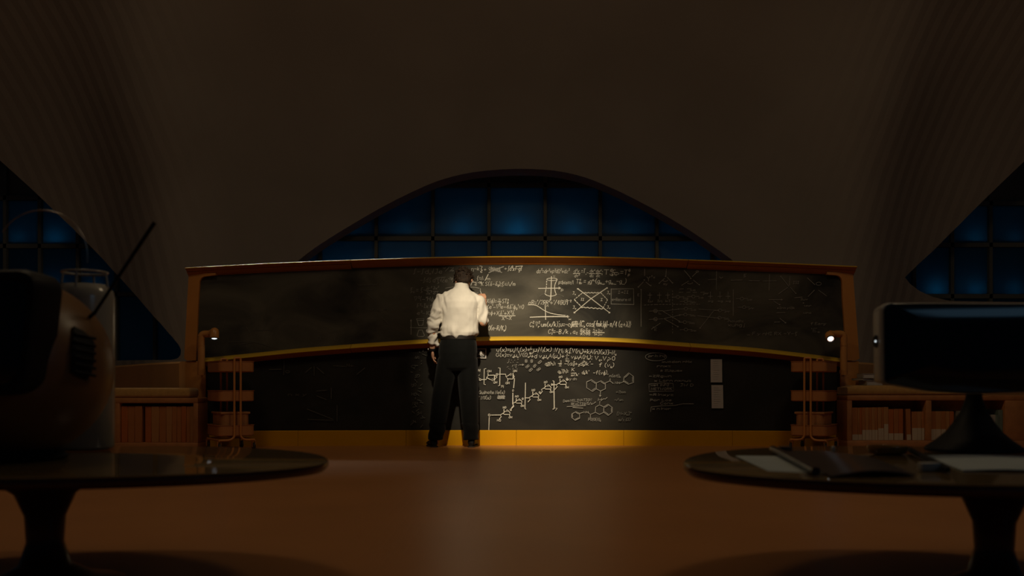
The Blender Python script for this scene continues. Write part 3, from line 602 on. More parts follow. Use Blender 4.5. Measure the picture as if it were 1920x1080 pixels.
c.line([(956, 702.3), (949, 706.3), (952, 710.5), (961.5, 710.5), (964.5, 706.2), (961.8, 702)], 1.3); c.text(956, 959, 704, 4, '0'); c.line([(962, 699.8), (961.8, 709)], 1.3); c.text(962, 969, 697.5, 4, 'OH'); c.line([(952, 711), (952, 715)], 1.2); c.text(948, 955, 720, 4.2, 'OH')
c.line([(964.6, 709.5), (964, 717), (963, 727)], 1.5); c.text(960.5, 963, 734, 4, '0'); c.line([(961.6, 737), (961.4, 757), (963.2, 762), (959, 766.3)], 1.6)
c.circ(917.3, 778.2, 1.7, 2.1, 1.1, 8); c.line([(917.2, 782), (916.6, 806)], 1.3); c.line([(921, 778.2), (938, 778)], 1.3); fin(c)
def sugar(c, x, y, s=1.0):
    q = lambda pts: [(x+a*s, y+b*s) for a, b in pts]
    c.line(q([(0, 0), (5, -4)]), 1.3); c.line(q([(0, 0), (3, 2), (12.5, 2), (13.5, -1), (9.5, -5)]), 1.3); c.line(q([(2, -3), (2, -8)]), 1.2); c.text(x, x+6, y-9.5*s, 3.8, 'HO'); c.text(x+6.2*s, x+8.8*s, y-3*s, 3.8, '0'); c.circ(x+14.8*s, y-6.5*s, 1.3, 1.6, 1.1, 8)
    c.line(q([(12.5, 2), (12.5, 5.5)]), 1.2); c.text(x+11*s, x+17*s, y+9*s, 3.6, 'OH'); c.line(q([(0, 0), (-5, 3), (-3, 6.3), (-7, 11)]), 1.3)
c = CH('chalk', 'chalk_molecule'); sugar(c, 943, 775); c.text(932, 939, 790, 4.2, 'HO'); sugar(c, 966, 754, .95); c.line([(984, 746), (992, 746)], 1.3); fin(c)
c = CH('chalk', 'chalk_molecule'); sugar(c, 997, 742.5, 1.0); sugar(c, 1020, 727.5, 1.0); sugar(c, 1048, 718.5, 1.05); c.line([(1035, 721.6), (1043, 721.4)], 1.3); c.line([(985.2, 718), (984.3, 766), (986, 767)], 1.4); c.line([(1036.5, 714), (1038.6, 714.5), (1039.2, 766), (1036.8, 767)], 1.6); c.text(1041, 1044.5, 770, 5, '7'); fin(c)
# lower board, ring molecules
def hexa(c, pts, dbl=()):
    c.line(pts, 1.1, close=True); cx = sum(p[0] for p in pts)/6; cy = sum(p[1] for p in pts)/6
    for i in dbl:
        a, b = pts[i], pts[(i+1) % 6]; f = .78
        c.line([(cx+(a[0]-cx)*f, cy+(a[1]-cy)*f), (cx+(b[0]-cx)*f, cy+(b[1]-cy)*f)], .9)
c = CH('chalk_soft', 'chalk_molecule'); hexa(c, [(1100, 716), (1109, 712), (1118, 718), (1118, 729), (1111, 734), (1100, 727)], (1, 3)); hexa(c, [(1118, 718), (1127, 714), (1135, 719), (1135, 729), (1126, 733), (1118, 729)], (1,)); c.line([(1135, 718), (1143.5, 714), (1150, 719)], 1); c.line([(1143.5, 714), (1144, 710)], 1); c.text(1153, 1162, 719.5, 4, 'NH'); c.line([(1163, 718), (1169, 715.5)], 1); hexa(c, [(1170, 707), (1179, 699), (1188, 706), (1188, 717), (1178, 720.5), (1169, 715)], (0, 2, 4)); c.arrow((1126, 734), (1125, 743.5), 1.1, 2.4); fin(c)
c = CH('chalk_soft', 'chalk_molecule'); c.text(1121.5, 1128, 752, 5.5, 'H'); c.line([(1128, 750), (1132, 747.5), (1135, 748.2), (1138.5, 745)], 1); c.line([(1112.5, 757), (1117, 753.5)], 1); c.line([(1124.6, 752), (1124.4, 757)], 1)
hexa(c, [(1117, 763), (1124, 759), (1132, 763), (1132, 773), (1124, 777), (1116, 773)]); hexa(c, [(1132, 763), (1140, 758), (1148, 764), (1148, 773), (1140, 779), (1132, 773)], (0, 2, 4)); hexa(c, [(1072, 776), (1080, 772), (1086.5, 775), (1087, 784), (1078.5, 788), (1072, 783)], (1, 3, 5)); c.line([(1087, 775), (1093, 773)], 1); c.text(1094, 1103, 774.5, 3.8, 'NH'); c.line([(1103, 773.5), (1107, 777), (1115.5, 773.5)], 1); c.line([(1107, 777), (1107, 783)], 1); c.text(1103, 1126, 789, 5.5, 'PO(OEt)_2'); fin(c)
c = CH('chalk_soft', 'chalk_note'); c.text(1056, 1109, 754, 4.8, 'Demyelination'.upper().replace('DEM', 'Dem'), y1=751.5); c.text(1071, 1111, 760, 4.8, 'REACTIONS/x', y1=758.5); c.line([(1063, 762.3), (1098, 760.4)], 1.1); c.line([(1074, 764), (1093, 765)], 1.1); fin(c)
c = CH('chalk_faint', 'chalk_note'); c.text(1155, 1173, 737, 5, '+2mm', 1.1); c.text(1152, 1168, 751.5, 4.5, '-/un', 1.1); c.text(1157, 1183, 778, 5.8, '[M-X_n]^+', 1.1); c.text(1160, 1183, 789, 5.5, 'm/z 637', 1.1); fin(c)
c = CH('chalk_soft', 'chalk_list'); c.circ(1230, 669, 20, 7.5, .9, 20); c.text(1216, 1248, 669, 4.5, 'prizing')
for y, x0, x1, t in ((680, 1241, 1297, 'xuadon nHx'), (688, 1232, 1258, 'rnxz'), (696.5, 1238, 1279, 's ZUquex'), (707, 1217, 1259, '-ZRgwn'), (715.5, 1227, 1296, 'x Lorn nxnuz'), (724, 1220, 1254, 'wet inFO'), (731, 1221, 1260, 'NETWORK'), (742, 1218, 1263, '-Rinxyz'), (752, 1219, 1259, 'Pcr Los'), (758, 1238, 1262, 'Conx'), (768, 1223, 1258, 'x ninor')):
    c.text(x0, x1, y, 4.4, t, .8)
c.line([(1217, 720), (1245, 718), (1262, 719), (1263, 733), (1217, 734), (1217, 720)], .8); c.line([(1221, 763), (1240, 761), (1265, 760), (1280, 757), (1300, 757)], 1); c.line([(1220, 772), (1221, 763)], .9); c.text(1275, 1300, 724, 5, 'JW D'); fin(c)

# ------------------------------------------------------------------ papers on the lower board
def pinned(name, quad, label, cat, mt, group=None, off=0.006):
    pts = [onb(x, y, off) for x, y in quad]
    o = empty(name, sum(pts, Vector())/4, label, cat, group)
    MB().prism(pts, (0, 0.0025, 0)).build('sheet', mt, o, smooth=None)
    return o
a = pinned('paper_sheet', [(1332.3, 673.5), (1353.8, 673.5), (1354.2, 717), (1332.6, 717)], 'upper of two pale paper sheets pinned on the dark right of the lower board', 'paper', M['paper'])
b = pinned('paper_sheet', [(1333.8, 722), (1355.6, 722), (1356.4, 765.5), (1334.6, 765.5)], 'lower of two pale paper sheets pinned on the dark right of the lower board', 'paper', M['paper'])
for o, xs in ((a, 1340), (b, 1341)):
    c = MB()
    base = 677 if o is a else 727
    for k in range(9):
        w = random.uniform(8, 13)
        q = [onb(xs-3, base+k*4.2, 0.0075), onb(xs-3+w, base+k*4.2, 0.0075), onb(xs-3+w, base+k*4.2+.5, 0.0075), onb(xs-3, base+k*4.2+.5, 0.0075)]
        c.add(q, [(0, 1, 2, 3)])
    c.build('printed_lines', M['chalk_soft'], o, smooth=None)
ph = pinned('photo_print', [(886, 653.5), (912, 653.3), (911.6, 672.3), (886, 671.2)], 'small black and white photograph with white border on the lower board beside the man', 'photo', M['paper'])
MB().prism([onb(x, y, 0.008) for x, y in ((887.5, 655.2), (910.2, 655), (909.8, 670.4), (887.5, 669.6))], (0, 0.001, 0)).build('dark_picture', M['ink'], ph, smooth=None)
c = Chalk(); c.off = 0.0105
for k in range(11):
    t = -0.2+k*0.34; c.line([(903, 664.5), (903+(5+1.2*math.sin(k*2.1))*math.cos(-t), 664.5+(4.6+math.cos(k))*math.sin(-t))], 1.1)
c.circ(904, 664, 4.2, 3.6, 1, 10); c.mb.build('pale_burst', M['paper'], ph, smooth=None)

# ------------------------------------------------------------------ task lamps beside the board
def lamp(pole, foot_y, elbow_y, hx, hy, label, d, tilt, sgn):
    o = empty('task_lamp', P(pole, foot_y, d), label, 'lamp', None)
    a, b = P(pole, foot_y, d), P(pole, elbow_y+6, d)
    r = 6.6*d/F
    pts = [a, b]+[P(pole+sgn*6*(1-math.cos(t)), elbow_y+6-6*math.sin(t), d) for t in (0.4, 0.8, 1.2, 1.57)]+[P(pole+sgn*16, elbow_y, d-0.02)]
    MB().tube([a, P(pole, (foot_y+elbow_y)/2, d), b], r, 16).build('pole', M['lamp'], o)
    MB().tube([b]+pts[2:], [r*0.98]*(len(pts)-1), 16).build('elbow', M['lamp'], o)
    MB().tube([P(pole, elbow_y+21, d), P(pole, elbow_y+22.5, d)], r*1.06, 16).build('collar', M['lamp'], o)
    MB().tube([P(pole+sgn*14, elbow_y, d-0.02), P(hx, hy-6, d-0.05)], r*0.85, 14).build('arm', M['lamp'], o)
    MB().rbox(P(pole, 697, d+0.075), (0.05, 0.13, 0.04), 0.008).build('wall_bracket', M['lamp'], o)
    h = P(hx, hy, d-0.05); ax = Vector(tilt).normalized(); R = Vector((0, 0, -1)).rotation_difference(ax).to_matrix()
    rr = 9.2*d/F*0.92
    prof_ = [(rr*0.15, 0.062), (rr*0.55, 0.056), (rr*0.85, 0.042), (rr, 0.02), (rr, -0.035), (rr*0.94, -0.045), (rr*0.86, -0.045), (rr*0.80, -0.03), (0.002, -0.03)]
    m1 = MB(); m1.lathe(prof_, n=20); m1.v = [R@v+h for v in m1.v]; hd = m1.build('lamp_head', M['lamp'], o)
    m2 = MB(); m2.lathe([(rr*0.92, -0.040), (rr*0.96, -0.050), (rr*0.78, -0.052), (rr*0.76, -0.040)], n=20, cap=False); m2.v = [R@v+h for v in m2.v]; m2.build('black_rim', M['black'], hd)
    m3 = MB(); m3.ell((0, 0, -0.040), (rr*0.66, rr*0.66, 0.014), 16, 8); m3.v = [R@v+h for v in m3.v]; m3.build('lens', M['lens'], hd)
lamp(377.5, 703, 626, 402, 626, 'orange pipe task lamp with round head at the left end of the blackboard', 9.53, (0.05, -0.22, -1), 1)
lamp(1582, 703, 626, 1556, 631, 'orange pipe task lamp with lit lens turned forward at the right end of the blackboard', 9.53, (-0.1, -0.85, -0.6), -1)

# ------------------------------------------------------------------ trolley carts
def tray_mesh(lx, ly, h, z):
    def ring(x, y, zz, r=0.045, n=5):
        pts = []
        for cx, cy, a0 in ((x/2-r, y/2-r, 0), (-x/2+r, y/2-r, PI/2), (-x/2+r, -y/2+r, PI), (x/2-r, -y/2+r, 1.5*PI)):
            for k in range(n+1): pts.append(Vector((cx+r*math.cos(a0+PI/2*k/n), cy+r*math.sin(a0+PI/2*k/n), zz)))
        return pts
    t = 0.004
    m_ = MB(); m_.loft([ring(lx-0.02, ly-0.02, z), ring(lx, ly, z+0.008), ring(lx, ly, z+h-0.006), ring(lx+0.01, ly+0.01, z+h-0.004), ring(lx+0.01, ly+0.01, z+h), ring(lx-2*t, ly-2*t, z+h), ring(lx-2*t, ly-2*t, z+0.012)]); return m_
def make_cart(loc, rz, label):
    o = empty('utility_cart', loc, label, 'cart', None, rz)
    LX, LY = 0.345, 0.44
    for z, h in ((0.745, 0.105), (0.465, 0.105), (0.135, 0.105)): tray_mesh(LX, LY, h, z).build('tray', M['cart'], o, 40, True)
    for sy in (-1, 1):
        for sx in (-1, 1):
            y = sy*(LY/2+0.014); x = sx*0.030
            pts = catmull([(x, y, 0.86), (x, y, 0.6), (x, y, 0.3), (x, y, 0.155), (x+sx*0.012, y, 0.118), (x+sx*0.045, y, 0.10), (sx*0.13, y*0.98, 0.097), (sx*0.165, y*0.9, 0.097)], 4)
            MB().tube(pts, 0.0105, 10).build('leg_tube', M['cart_tube'], o, 60, True)
        MB().tube(catmull([(-0.030, sy*(LY/2+0.014), 0.86), (-0.022, sy*(LY/2+0.014), 0.878), (0.022, sy*(LY/2+0.014), 0.878), (0.030, sy*(LY/2+0.014), 0.86)], 4), 0.0105, 10).build('handle_loop', M['cart_tube'], o, 60, True)
    for sx in (-1, 1): MB().tube([(sx*0.165, -LY*0.5, 0.097), (sx*0.165, LY*0.5, 0.097)], 0.010, 10).build('base_bar', M['cart_tube'], o, 60, True)
    for sx in (-1, 1):
        for sy in (-1, 1):
            w = MB(); w.tube([(sx*0.165-0.011, sy*0.2, 0.034), (sx*0.165+0.011, sy*0.2, 0.034)], 0.034, 18)
            wo = w.build('caster', M['rubber'], o, 40, True)
            f = MB(); f.box((sx*0.165-0.015, sy*0.2, 0.055), (0.004, 0.03, 0.06)); f.box((sx*0.165+0.015, sy*0.2, 0.055), (0.004, 0.03, 0.06)); f.box((sx*0.165, sy*0.2, 0.086), (0.034, 0.03, 0.004)); f.build('fork', M['cart_tube'], wo, 30, True)
    return o
# front short end faces the middle of the board: local -Y turned
CL = Vector((-2.735, 9.33, 0)); CR = Vector((2.935, 9.33, 0))
cart1 = make_cart(CL, math.radians(32), 'orange three-tier trolley on casters at the left end of the blackboard')
cart2 = make_cart(CR, math.radians(-32), 'orange three-tier trolley on casters at the right end of the blackboard')
def crate(parent, label):
    o = empty('storage_box', parent.location+Vector((0, 0, 0.148)), label, 'box', None, parent.rotation_euler.z)
    tray_mesh(0.27, 0.34, 0.20, 0.0).build('body', M['bench'], o, 40, True)
    MB().rbox((0, 0, 0.205), (0.285, 0.355, 0.022), 0.008).build('lid', M['bench'], o, 40, True)
crate(cart1, 'brown lidded box in the bottom tray of the left trolley')
crate(cart2, 'brown lidded box in the bottom tray of the right trolley')

# ------------------------------------------------------------------ bench shelves, cushions and books
def bench(name, x0, x1, divs, d, label, ytop, yb1, wide=9):
    k = d/F; X = lambda px: (px-CX)*k; Z = lambda py: CAMZ+(CY-py)*k
    o = empty(name, (X((x0+x1)/2), d+0.16, 0), label, 'bench')
    D = 0.31
    MB().rbox(((X(x0)+X(x1))/2, d+D/2, (Z(ytop)+Z(ytop+10))/2), (X(x1)-X(x0), D, 10*k), 0.012).build('top_panel', M['bench'], o)
    MB().rbox(((X(x0)+X(x1))/2, d+D/2, (Z(yb1))/2), (X(x1)-X(x0), D, Z(yb1)), 0.006).build('bottom_panel', M['bench'], o)
    for a, b in divs:
        MB().rbox(((X(a)+X(b))/2, d+D/2, (Z(ytop+9.6)+Z(yb1))/2), (X(b)-X(a), D-0.004, Z(ytop+9.6)-Z(yb1)), 0.006).build('upright_panel', M['bench'], o)
    MB().box(((X(x0)+X(x1))/2, d+D-0.008, (Z(ytop+5)+Z(yb1))/2), (X(x1)-X(x0)-0.01, 0.012, Z(ytop+5)-Z(yb1))).build('back_panel', M['bench'], o)
    return o
def book(x0, x1, top, bot, d, m, label, group=None, band=None, tilt=0, depth=0.24):
    k = d/F; X = lambda px: (px-CX)*k; Z = lambda py: CAMZ+(CY-py)*k
    w = X(x1)-X(x0)-0.0012; h = Z(top)-Z(bot); c = Vector((X((x0+x1)/2), d+0.03+random.uniform(0, 0.012), Z(bot)+0.0005))
    o = empty('book', c, label, 'book', group); o.rotation_euler = (0, tilt, 0)
    t = 0.0025
    cv = MB(); cv.rbox((0, 0.004, h/2), (w, 0.010, h), 0.003, 1); cv.box((-w/2+t/2, depth/2, h/2), (t, depth-0.01, h)); cv.box((w/2-t/2, depth/2, h/2), (t, depth-0.01, h)); cv.build('cover', m, o, 40, True)
    MB().box((0, depth/2, h/2), (w-2*t-0.0004, depth-0.02, h-0.008)).build('pages', M['paper'], o, 30, True)
    if band: MB().box((0, -0.0012, (Z(band)-Z(bot))/2+0.001), (w*0.96, 0.0015, Z(band)-Z(bot)-0.002)).build('spine_label', M['paper_label'], o, 30, True)
    return o
M['paper_label'] = mat('cream_spine_label', (0.62, 0.50, 0.36), 0.8, var=0.05)
bookm = [mat('orange_brown_spine', (0.47, 0.17, 0.045), 0.6, var=0.06), mat('rust_spine', (0.50, 0.14, 0.03), 0.6, var=0.06), mat('tan_spine', (0.50, 0.22, 0.07), 0.6, var=0.06), mat('red_orange_spine', (0.55, 0.10, 0.015), 0.6, var=0.06)]
greenm = mat('grey_green_spine', (0.16, 0.21, 0.17), 0.6, var=0.06); palem = mat('pale_spine', (0.42, 0.38, 0.32), 0.6, var=0.06)
DL = 9.33
bench('bench_shelf', 96, 371, [(96, 104), (215, 223.5), (362, 371)], DL, 'low orange wooden bench shelf full of books left of the blackboard', 746, 830)
tag(MB().rbox(P(232, 736.2, DL+0.155)+Vector((0, 0, 0.0)), (270*DL/F, 0.30, 0.096), 0.03, 4).build('seat_cushion', M['cushion'], None, 60), 'ochre seat cushion lying on the bench left of the blackboard', 'cushion')
lb = [104.5, 120, 134, 147, 159, 173, 186.7, 200, 214.5]
LG = 'books in the left bench shelf'
cols = [0, 2, 0, 1, 1, 3, 3, 2]
ORD = ['first', 'second', 'third', 'fourth', 'fifth', 'sixth', 'seventh', 'eighth', 'ninth', 'tenth', 'eleventh', 'twelfth', 'thirteenth']
cn = ['orange-brown', 'rust', 'tan', 'red-orange']
for i in range(8): book(lb[i], lb[i+1], 761, 830, DL, bookm[cols[i]], '%s book, %s from the left in the left bay of the left bench' % (cn[cols[i]], ORD[i]), LG)
lb = [224.5, 236.7, 250, 263.5]
for i in range(3): book(lb[i], lb[i+1], 761.5, 830, DL, bookm[(1, 0, 0)[i]], '%s book, %s from the divider, left of the gap in the left bench' % (cn[(1, 0, 0)[i]], ORD[i]), LG)
lb = [269, 281, 295.5, 309, 320, 329, 338, 346.7, 354, 361]
cc = [1, 2, 0, 2, 0, 0, 1, 0, 2]
for i in range(9): book(lb[i], lb[i+1], 762, 830, DL, bookm[cc[i]], '%s book, %s right of the gap in the left bench' % (cn[cc[i]], ORD[i]), LG)
DR = 9.34
bench('bench_shelf', 1588.5, 2010, [(1588.5, 1598), (1736.5, 1747), (1885, 1925), (2000, 2010)], DR, 'low orange wooden bench shelf with labelled books right of the blackboard', 741, 826)
RG = 'labelled books in the right bench shelf'
seq = [(1600, 1611.3, 764.5, 815, 0), (1611.3, 1614, 765, 815, 2), (1614, 1618.7, 764.5, 815, 1), (1618.7, 1625, 764.5, 806.5, 0), (1625, 1631.3, 764.3, 806.5, 2), (1631.3, 1637.5, 764.3, 806.5, 0), (1637.5, 1643.7, 764.2, 806.5, 2), (1643.7, 1648.7, 764.2, 806.5, 0), (1648.7, 1655, 764, 803.5, 2), (1655, 1660, 764, 803.5, 0), (1660, 1668.5, 763.6, 795.5, 2),
       (1668.8, 1678.7, 767.5, 813, 1), (1678.7, 1687.5, 767.2, 813, 0), (1687.5, 1696.5, 767, 813, 1)]
for i, (x0, x1, t, bd, ci) in enumerate(seq):
    grp = 'tall' if i < 11 else 'shorter'
    n = i if i < 11 else i-11
    book(x0, x1, t, 826, DR, bookm[ci], ('%s %s book with pale label, %s from the left in the right bench' if i < 11 else '%s %s book with pale label, %s before the gap in the right bench') % (grp, cn[ci], ORD[n]), RG, bd)
book(1703, 1711.5, 767, 826, DR, bookm[0], 'orange-brown book leaning left beside the dark gap in the right bench', RG, 815, -0.02)
for i, (x0, x1) in enumerate(((1712.5, 1722.5), (1722.5, 1731), (1731, 1736))): book(x0, x1, 772, 826, DR, bookm[(0, 2, 0)[i]], '%s tall-label book, %s left of the divider in right bench' % (cn[(0, 2, 0)[i]], ['third', 'second', 'first'][i]), RG, 803)
for i, (x0, x1) in enumerate(((1748, 1757.5), (1757.5, 1767.5), (1767.5, 1776.5), (1776.5, 1784), (1784, 1791.5))): book(x0, x1, 771.5, 826, DR, bookm[(0, 2, 0, 2, 1)[i]], '%s book with pale label, %s right of the divider in the right bench' % (cn[(0, 2, 0, 2, 1)[i]], ORD[i]), RG, 805 if i < 3 else 811)
book(1801, 1808, 771, 826, DR, palem, 'pale book standing left of the monitor stand in the right bench')
for x0, x1, t, m_, l in ((1843, 1860, 780, bookm[2], 'short tan book seen right of the monitor stand in the right bench'), (1861, 1870, 778, palem, 'pale narrow book seen right of the monitor stand in the right bench'), (1870, 1876, 779, greenm, 'narrow grey-green book right of the pale narrow book in the right bench'), (1876, 1884.5, 769, greenm, 'tall grey-green book against the right panel of the right bench')):
    book(x0, x1, t, 826, DR, m_, l)
kR = DR/F
m_ = MB(); cz = CAMZ+(CY-741)*kR+0.005
rings = []
for i in range(15):
    px = 1589.5+(1850-1589.5)*i/14; hh = (17.5 if px < 1690 else max(5, 17.5-(px-1690)*0.17))*kR
    x = (px-CX)*kR; e = 0.012
    if i in (0, 14): hh -= 0.02
    y0, y1 = DR+0.005, DR+0.305
    rings.append([Vector((x, y0+e, cz)), Vector((x, y0, cz+e)), Vector((x, y0, cz+hh-e)), Vector((x, y0+e*1.6, cz+hh)), Vector((x, y1-e, cz+hh)), Vector((x, y1, cz+hh-e)), Vector((x, y1, cz+e)), Vector((x, y1-e, cz))])
m_.loft(rings); tag(m_.build('seat_cushion', M['cushion'], None, 60), 'ochre seat cushion tapering off on the bench right of the blackboard', 'cushion')
zc = cz+17.5*kR
for i, (x0, x1, h, dy, rz, l) in enumerate(((1628, 1659, 9, 0, 0.0, 'pale thick book at the bottom of the pile on the right bench cushion'), (1618, 1650, 4, 0.02, 0.15, 'pale thin book in the middle of the pile on the right bench cushion'), (1623, 1652, 9, 0.0, -0.1, 'pale book on top of the pile on the right bench cushion'))):
    X0, X1 = (x0-CX)*kR, (x1-CX)*kR; H = h*kR
    o = empty('book', ((X0+X1)/2, DR+0.15+dy, zc+0.0005), l, 'book', 'pile of pale books on the right cushion', rz)
    w = X1-X0
    MB().box((0, 0, 0.002), (w, 0.22, 0.004)).box((0, 0, H-0.002), (w, 0.22, 0.004)).box((-w/2+0.002, 0, H/2), (0.004, 0.22, H)).build('cover', palem, o, 30, True)
    MB().box((0.002, 0, H/2), (w-0.012, 0.205, H-0.009)).build('pages', M['paper'], o, 30, True)
    zc += H+0.001

# ------------------------------------------------------------------ person at the board
def remesh(mb_, name, m, parent, voxel=0.006, smooth_it=6, disp=None):
    o = mb_.build(name, m, parent, smooth=None)
    applied(o, [('REMESH', dict(mode='VOXEL', voxel_size=voxel, adaptivity=0.0)), ('SMOOTH', dict(iterations=smooth_it, factor=0.5))])
    if disp:
        me = o.data; off = wloc(parent); nr = [v.normal.copy() for v in me.vertices]
        for v, n_ in zip(me.vertices, nr): v.co += n_*disp(v.co+off)
        me.update()
    for p in o.data.polygons: p.use_smooth = True
    if not o.data.materials: o.data.materials.append(m)
    return o
def stack(mb_, rows, n=24, e=2.3):
    rings = []
    for z, cx, cy, rx, ry in rows:
        r_ = []
        for k in range(n):
            t = 2*PI*k/n; ct, st = math.cos(t), math.sin(t)
            r_.append(Vector((cx+rx*math.copysign(abs(ct)**(2/e), ct), cy+ry*math.copysign(abs(st)**(2/e), st), z)))
        rings.append(r_)
    return mb_.loft(rings)
PER = empty('person', (-0.58, 9.6, 0), 'man in cream shirt and dark trousers writing on the blackboard, seen from behind', 'person')
SL, EL, WL = Vector((-0.70, 9.50, 1.468)), Vector((-0.778, 9.47, 1.225)), Vector((-0.790, 9.52, 0.985))
SR, ER, WR = Vector((-0.326, 9.50, 1.447)), Vector((-0.282, 9.49, 1.240)), Vector((-0.284, 9.69, 1.472))
HC = Vector((-0.484, 9.605, 1.682))
HR = Matrix.Rotation(math.radians(-32), 3, 'X') @ Matrix.Rotation(math.radians(-6), 3, 'Y')
def H(x, y, z): return HC+HR@Vector((x, y, z))     # head frame: +y face, +z crown
b = MB()
stack(b, [(0.86, -0.535, 9.52, 0.145, 0.10), (0.95, -0.535, 9.52, 0.165, 0.115), (1.08, -0.53, 9.515, 0.145, 0.10), (1.2, -0.52, 9.51, 0.145, 0.10), (1.35, -0.512, 9.50, 0.16, 0.115), (1.45, -0.51, 9.50, 0.165, 0.105), (1.52, -0.51, 9.505, 0.12, 0.075), (1.56, -0.508, 9.515, 0.065, 0.06)])
b.caps((-0.507, 9.515, 1.53), (-0.498, 9.565, 1.64), 0.056, 0.054)
b.ell(HC, (0.072, 0.092, 0.088), 20, 14, HR); b.ell(H(0, 0.035, -0.055), (0.055, 0.062, 0.065), 16, 10, HR)
b.caps(H(0, 0.085, -0.005), H(0, 0.108, -0.035), 0.010, 0.014); b.ell(H(0, 0.090, -0.068), (0.026, 0.014, 0.010)); b.ell(H(0, 0.085, -0.105), (0.025, 0.02, 0.018))
for s in (-1, 1):
    b.ell(H(s*0.078, -0.005, -0.02), (0.013, 0.020, 0.034), 10, 8, HR); b.ell(H(s*0.03, 0.088, 0.012), (0.02, 0.012, 0.008), 10, 8, HR)
b.caps(SL, EL, 0.044, 0.034); b.caps(EL, WL, 0.034, 0.028); b.caps(SR, ER, 0.044, 0.040); b.caps(ER, WR, 0.041, 0.029)
for hip, kn, an in (((-0.615, 9.52, 0.9), (-0.700, 9.55, 0.5), (-0.765, 9.595, 0.09)), ((-0.455, 9.52, 0.9), (-0.432, 9.55, 0.5), (-0.410, 9.595, 0.09))):
    b.caps(hip, kn, 0.078, 0.055); b.caps(kn, an, 0.055, 0.04); b.caps(an, Vector(an)+Vector((0, 0.10, -0.05)), 0.038, 0.03)
def hand(mb_, w, fwd, side, palmn, curl, ln=0.085):
    fwd, side, palmn = [Vector(q).normalized() for q in (fwd, side, palmn)]
    w = Vector(w); k = w+fwd*ln
    R_ = Matrix((side, palmn, fwd)).transposed()
    mb_.ell(w+fwd*ln*0.55, (0.041, 0.017, ln*0.62), 14, 10, R_)
    for i, (o_, L) in enumerate(((-0.030, 0.068), (-0.010, 0.078), (0.010, 0.072), (0.029, 0.056))):
        p = k+side*o_-fwd*0.012; a = curl*0.5
        r_ = 0.0092
        for j, f_ in enumerate((0.45, 0.32, 0.23)):
            d_ = fwd*math.cos(a)+palmn*math.sin(a); q = p+d_*L*f_
            mb_.caps(p, q, r_, r_*0.92, 8); p = q; a += curl; r_ *= 0.93
    p = w+fwd*ln*0.30-side*0.036; d1 = (fwd*0.75-side*0.55+palmn*0.35).normalized(); q = p+d1*0.042
    mb_.caps(p, q, 0.0125, 0.0105, 8); mb_.caps(q, q+(fwd*0.9+palmn*0.45+side*0.1).normalized()*0.032, 0.0105, 0.009, 8)
hand(b, WL+Vector((0, 0.004, -0.02)), (0.06, 0.10, -1), (0.15, -1, 0), (1, 0.1, 0.05), 0.42)
hand(b, WR+Vector((-0.004, 0.012, 0.012)), (-0.22, 0.62, 0.72), (0.95, -0.1, 0.1), (-0.15, 0.75, -0.65), 0.72, 0.075)
remesh(b, 'body', M['skin'], PER, 0.0055, 4)
for s in (-1, 1): MB().ell(H(s*0.03, 0.092, 0.0), (0.012, 0.008, 0.008), 10, 8, HR).build('eye', M['paper'], PER, 179)
# hair: cap with tufts, short on the neck
h = MB(); h.ell(H(0, -0.012, 0.018), (0.090, 0.102, 0.093), 20, 14, HR); h.ell(H(0, -0.055, -0.045), (0.076, 0.046, 0.062), 16, 10, HR)
for k in range(190):
    u, v = random.uniform(0, 2*PI), random.uniform(-0.45, 1.0)
    d_ = Vector((math.cos(u)*math.sqrt(max(0, 1-v*v)), math.sin(u)*math.sqrt(max(0, 1-v*v)), v))
    if d_.y > 0.55 and d_.z < 0.5: continue
    p = H(d_.x*0.090, -0.012+d_.y*0.100, 0.018+d_.z*0.091); tn = HR@Vector((random.uniform(-1, 1), random.uniform(-1, 1), random.uniform(-1, 0.4)))
    q = p+(HR@d_)*0.006+tn*0.016
    h.caps(p-(HR@d_)*0.004, q, 0.010, 0.005, 6)
remesh(h, 'hair', M['hair'], PER, 0.0042, 2, lambda p: 0.003*noise.noise(p*90))
# shirt
def sm(a, b, x):
    t = max(0.0, min(1.0, (x-a)/(b-a))); return t*t*(3-2*t)
def fold(p):
    x, y, z = p
    f_ = 0.004*noise.noise(Vector((x*13, y*13, z*6)))+0.0022*noise.noise(Vector((x*34, y*30, z*18)))
    wl = sm(-0.67, -0.72, x)*sm(1.42, 1.31, z)
    f_ += wl*(0.009*math.sin(58*z-34*x+5*noise.noise(p*8))+0.005*math.sin(110*z+30*x+5*noise.noise(p*11)))
    f_ += 0.006*sm(-0.62, -0.67, x)*sm(1.25, 1.36, z)*math.sin(85*x+34*z+3*noise.noise(p*8))
    f_ += sm(-0.355, -0.325, x)*sm(1.47, 1.36, z)*0.008*math.sin(85*x-26*z+4*noise.noise(p*9))
    f_ += sm(1.24, 1.13, z)*0.011*math.sin(30*x+22*z+5*noise.noise(p*6))
    f_ += 0.003*math.sin(18*x+13*z+5*noise.noise(p*4))
    return f_
s_ = MB()
stack(s_, [(1.085, -0.532, 9.515, 0.168, 0.122), (1.105, -0.532, 9.515, 0.186, 0.140), (1.14, -0.528, 9.512, 0.192, 0.146), (1.20, -0.520, 9.51, 0.183, 0.138), (1.30, -0.514, 9.505, 0.178, 0.136), (1.38, -0.512, 9.502, 0.186, 0.138), (1.44, -0.513, 9.50, 0.190, 0.128), (1.49, -0.514, 9.502, 0.170, 0.108), (1.53, -0.512, 9.508, 0.130, 0.086), (1.57, -0.507, 9.52, 0.084, 0.075), (1.605, -0.502, 9.537, 0.066, 0.066), (1.628, -0.500, 9.545, 0.062, 0.062)])
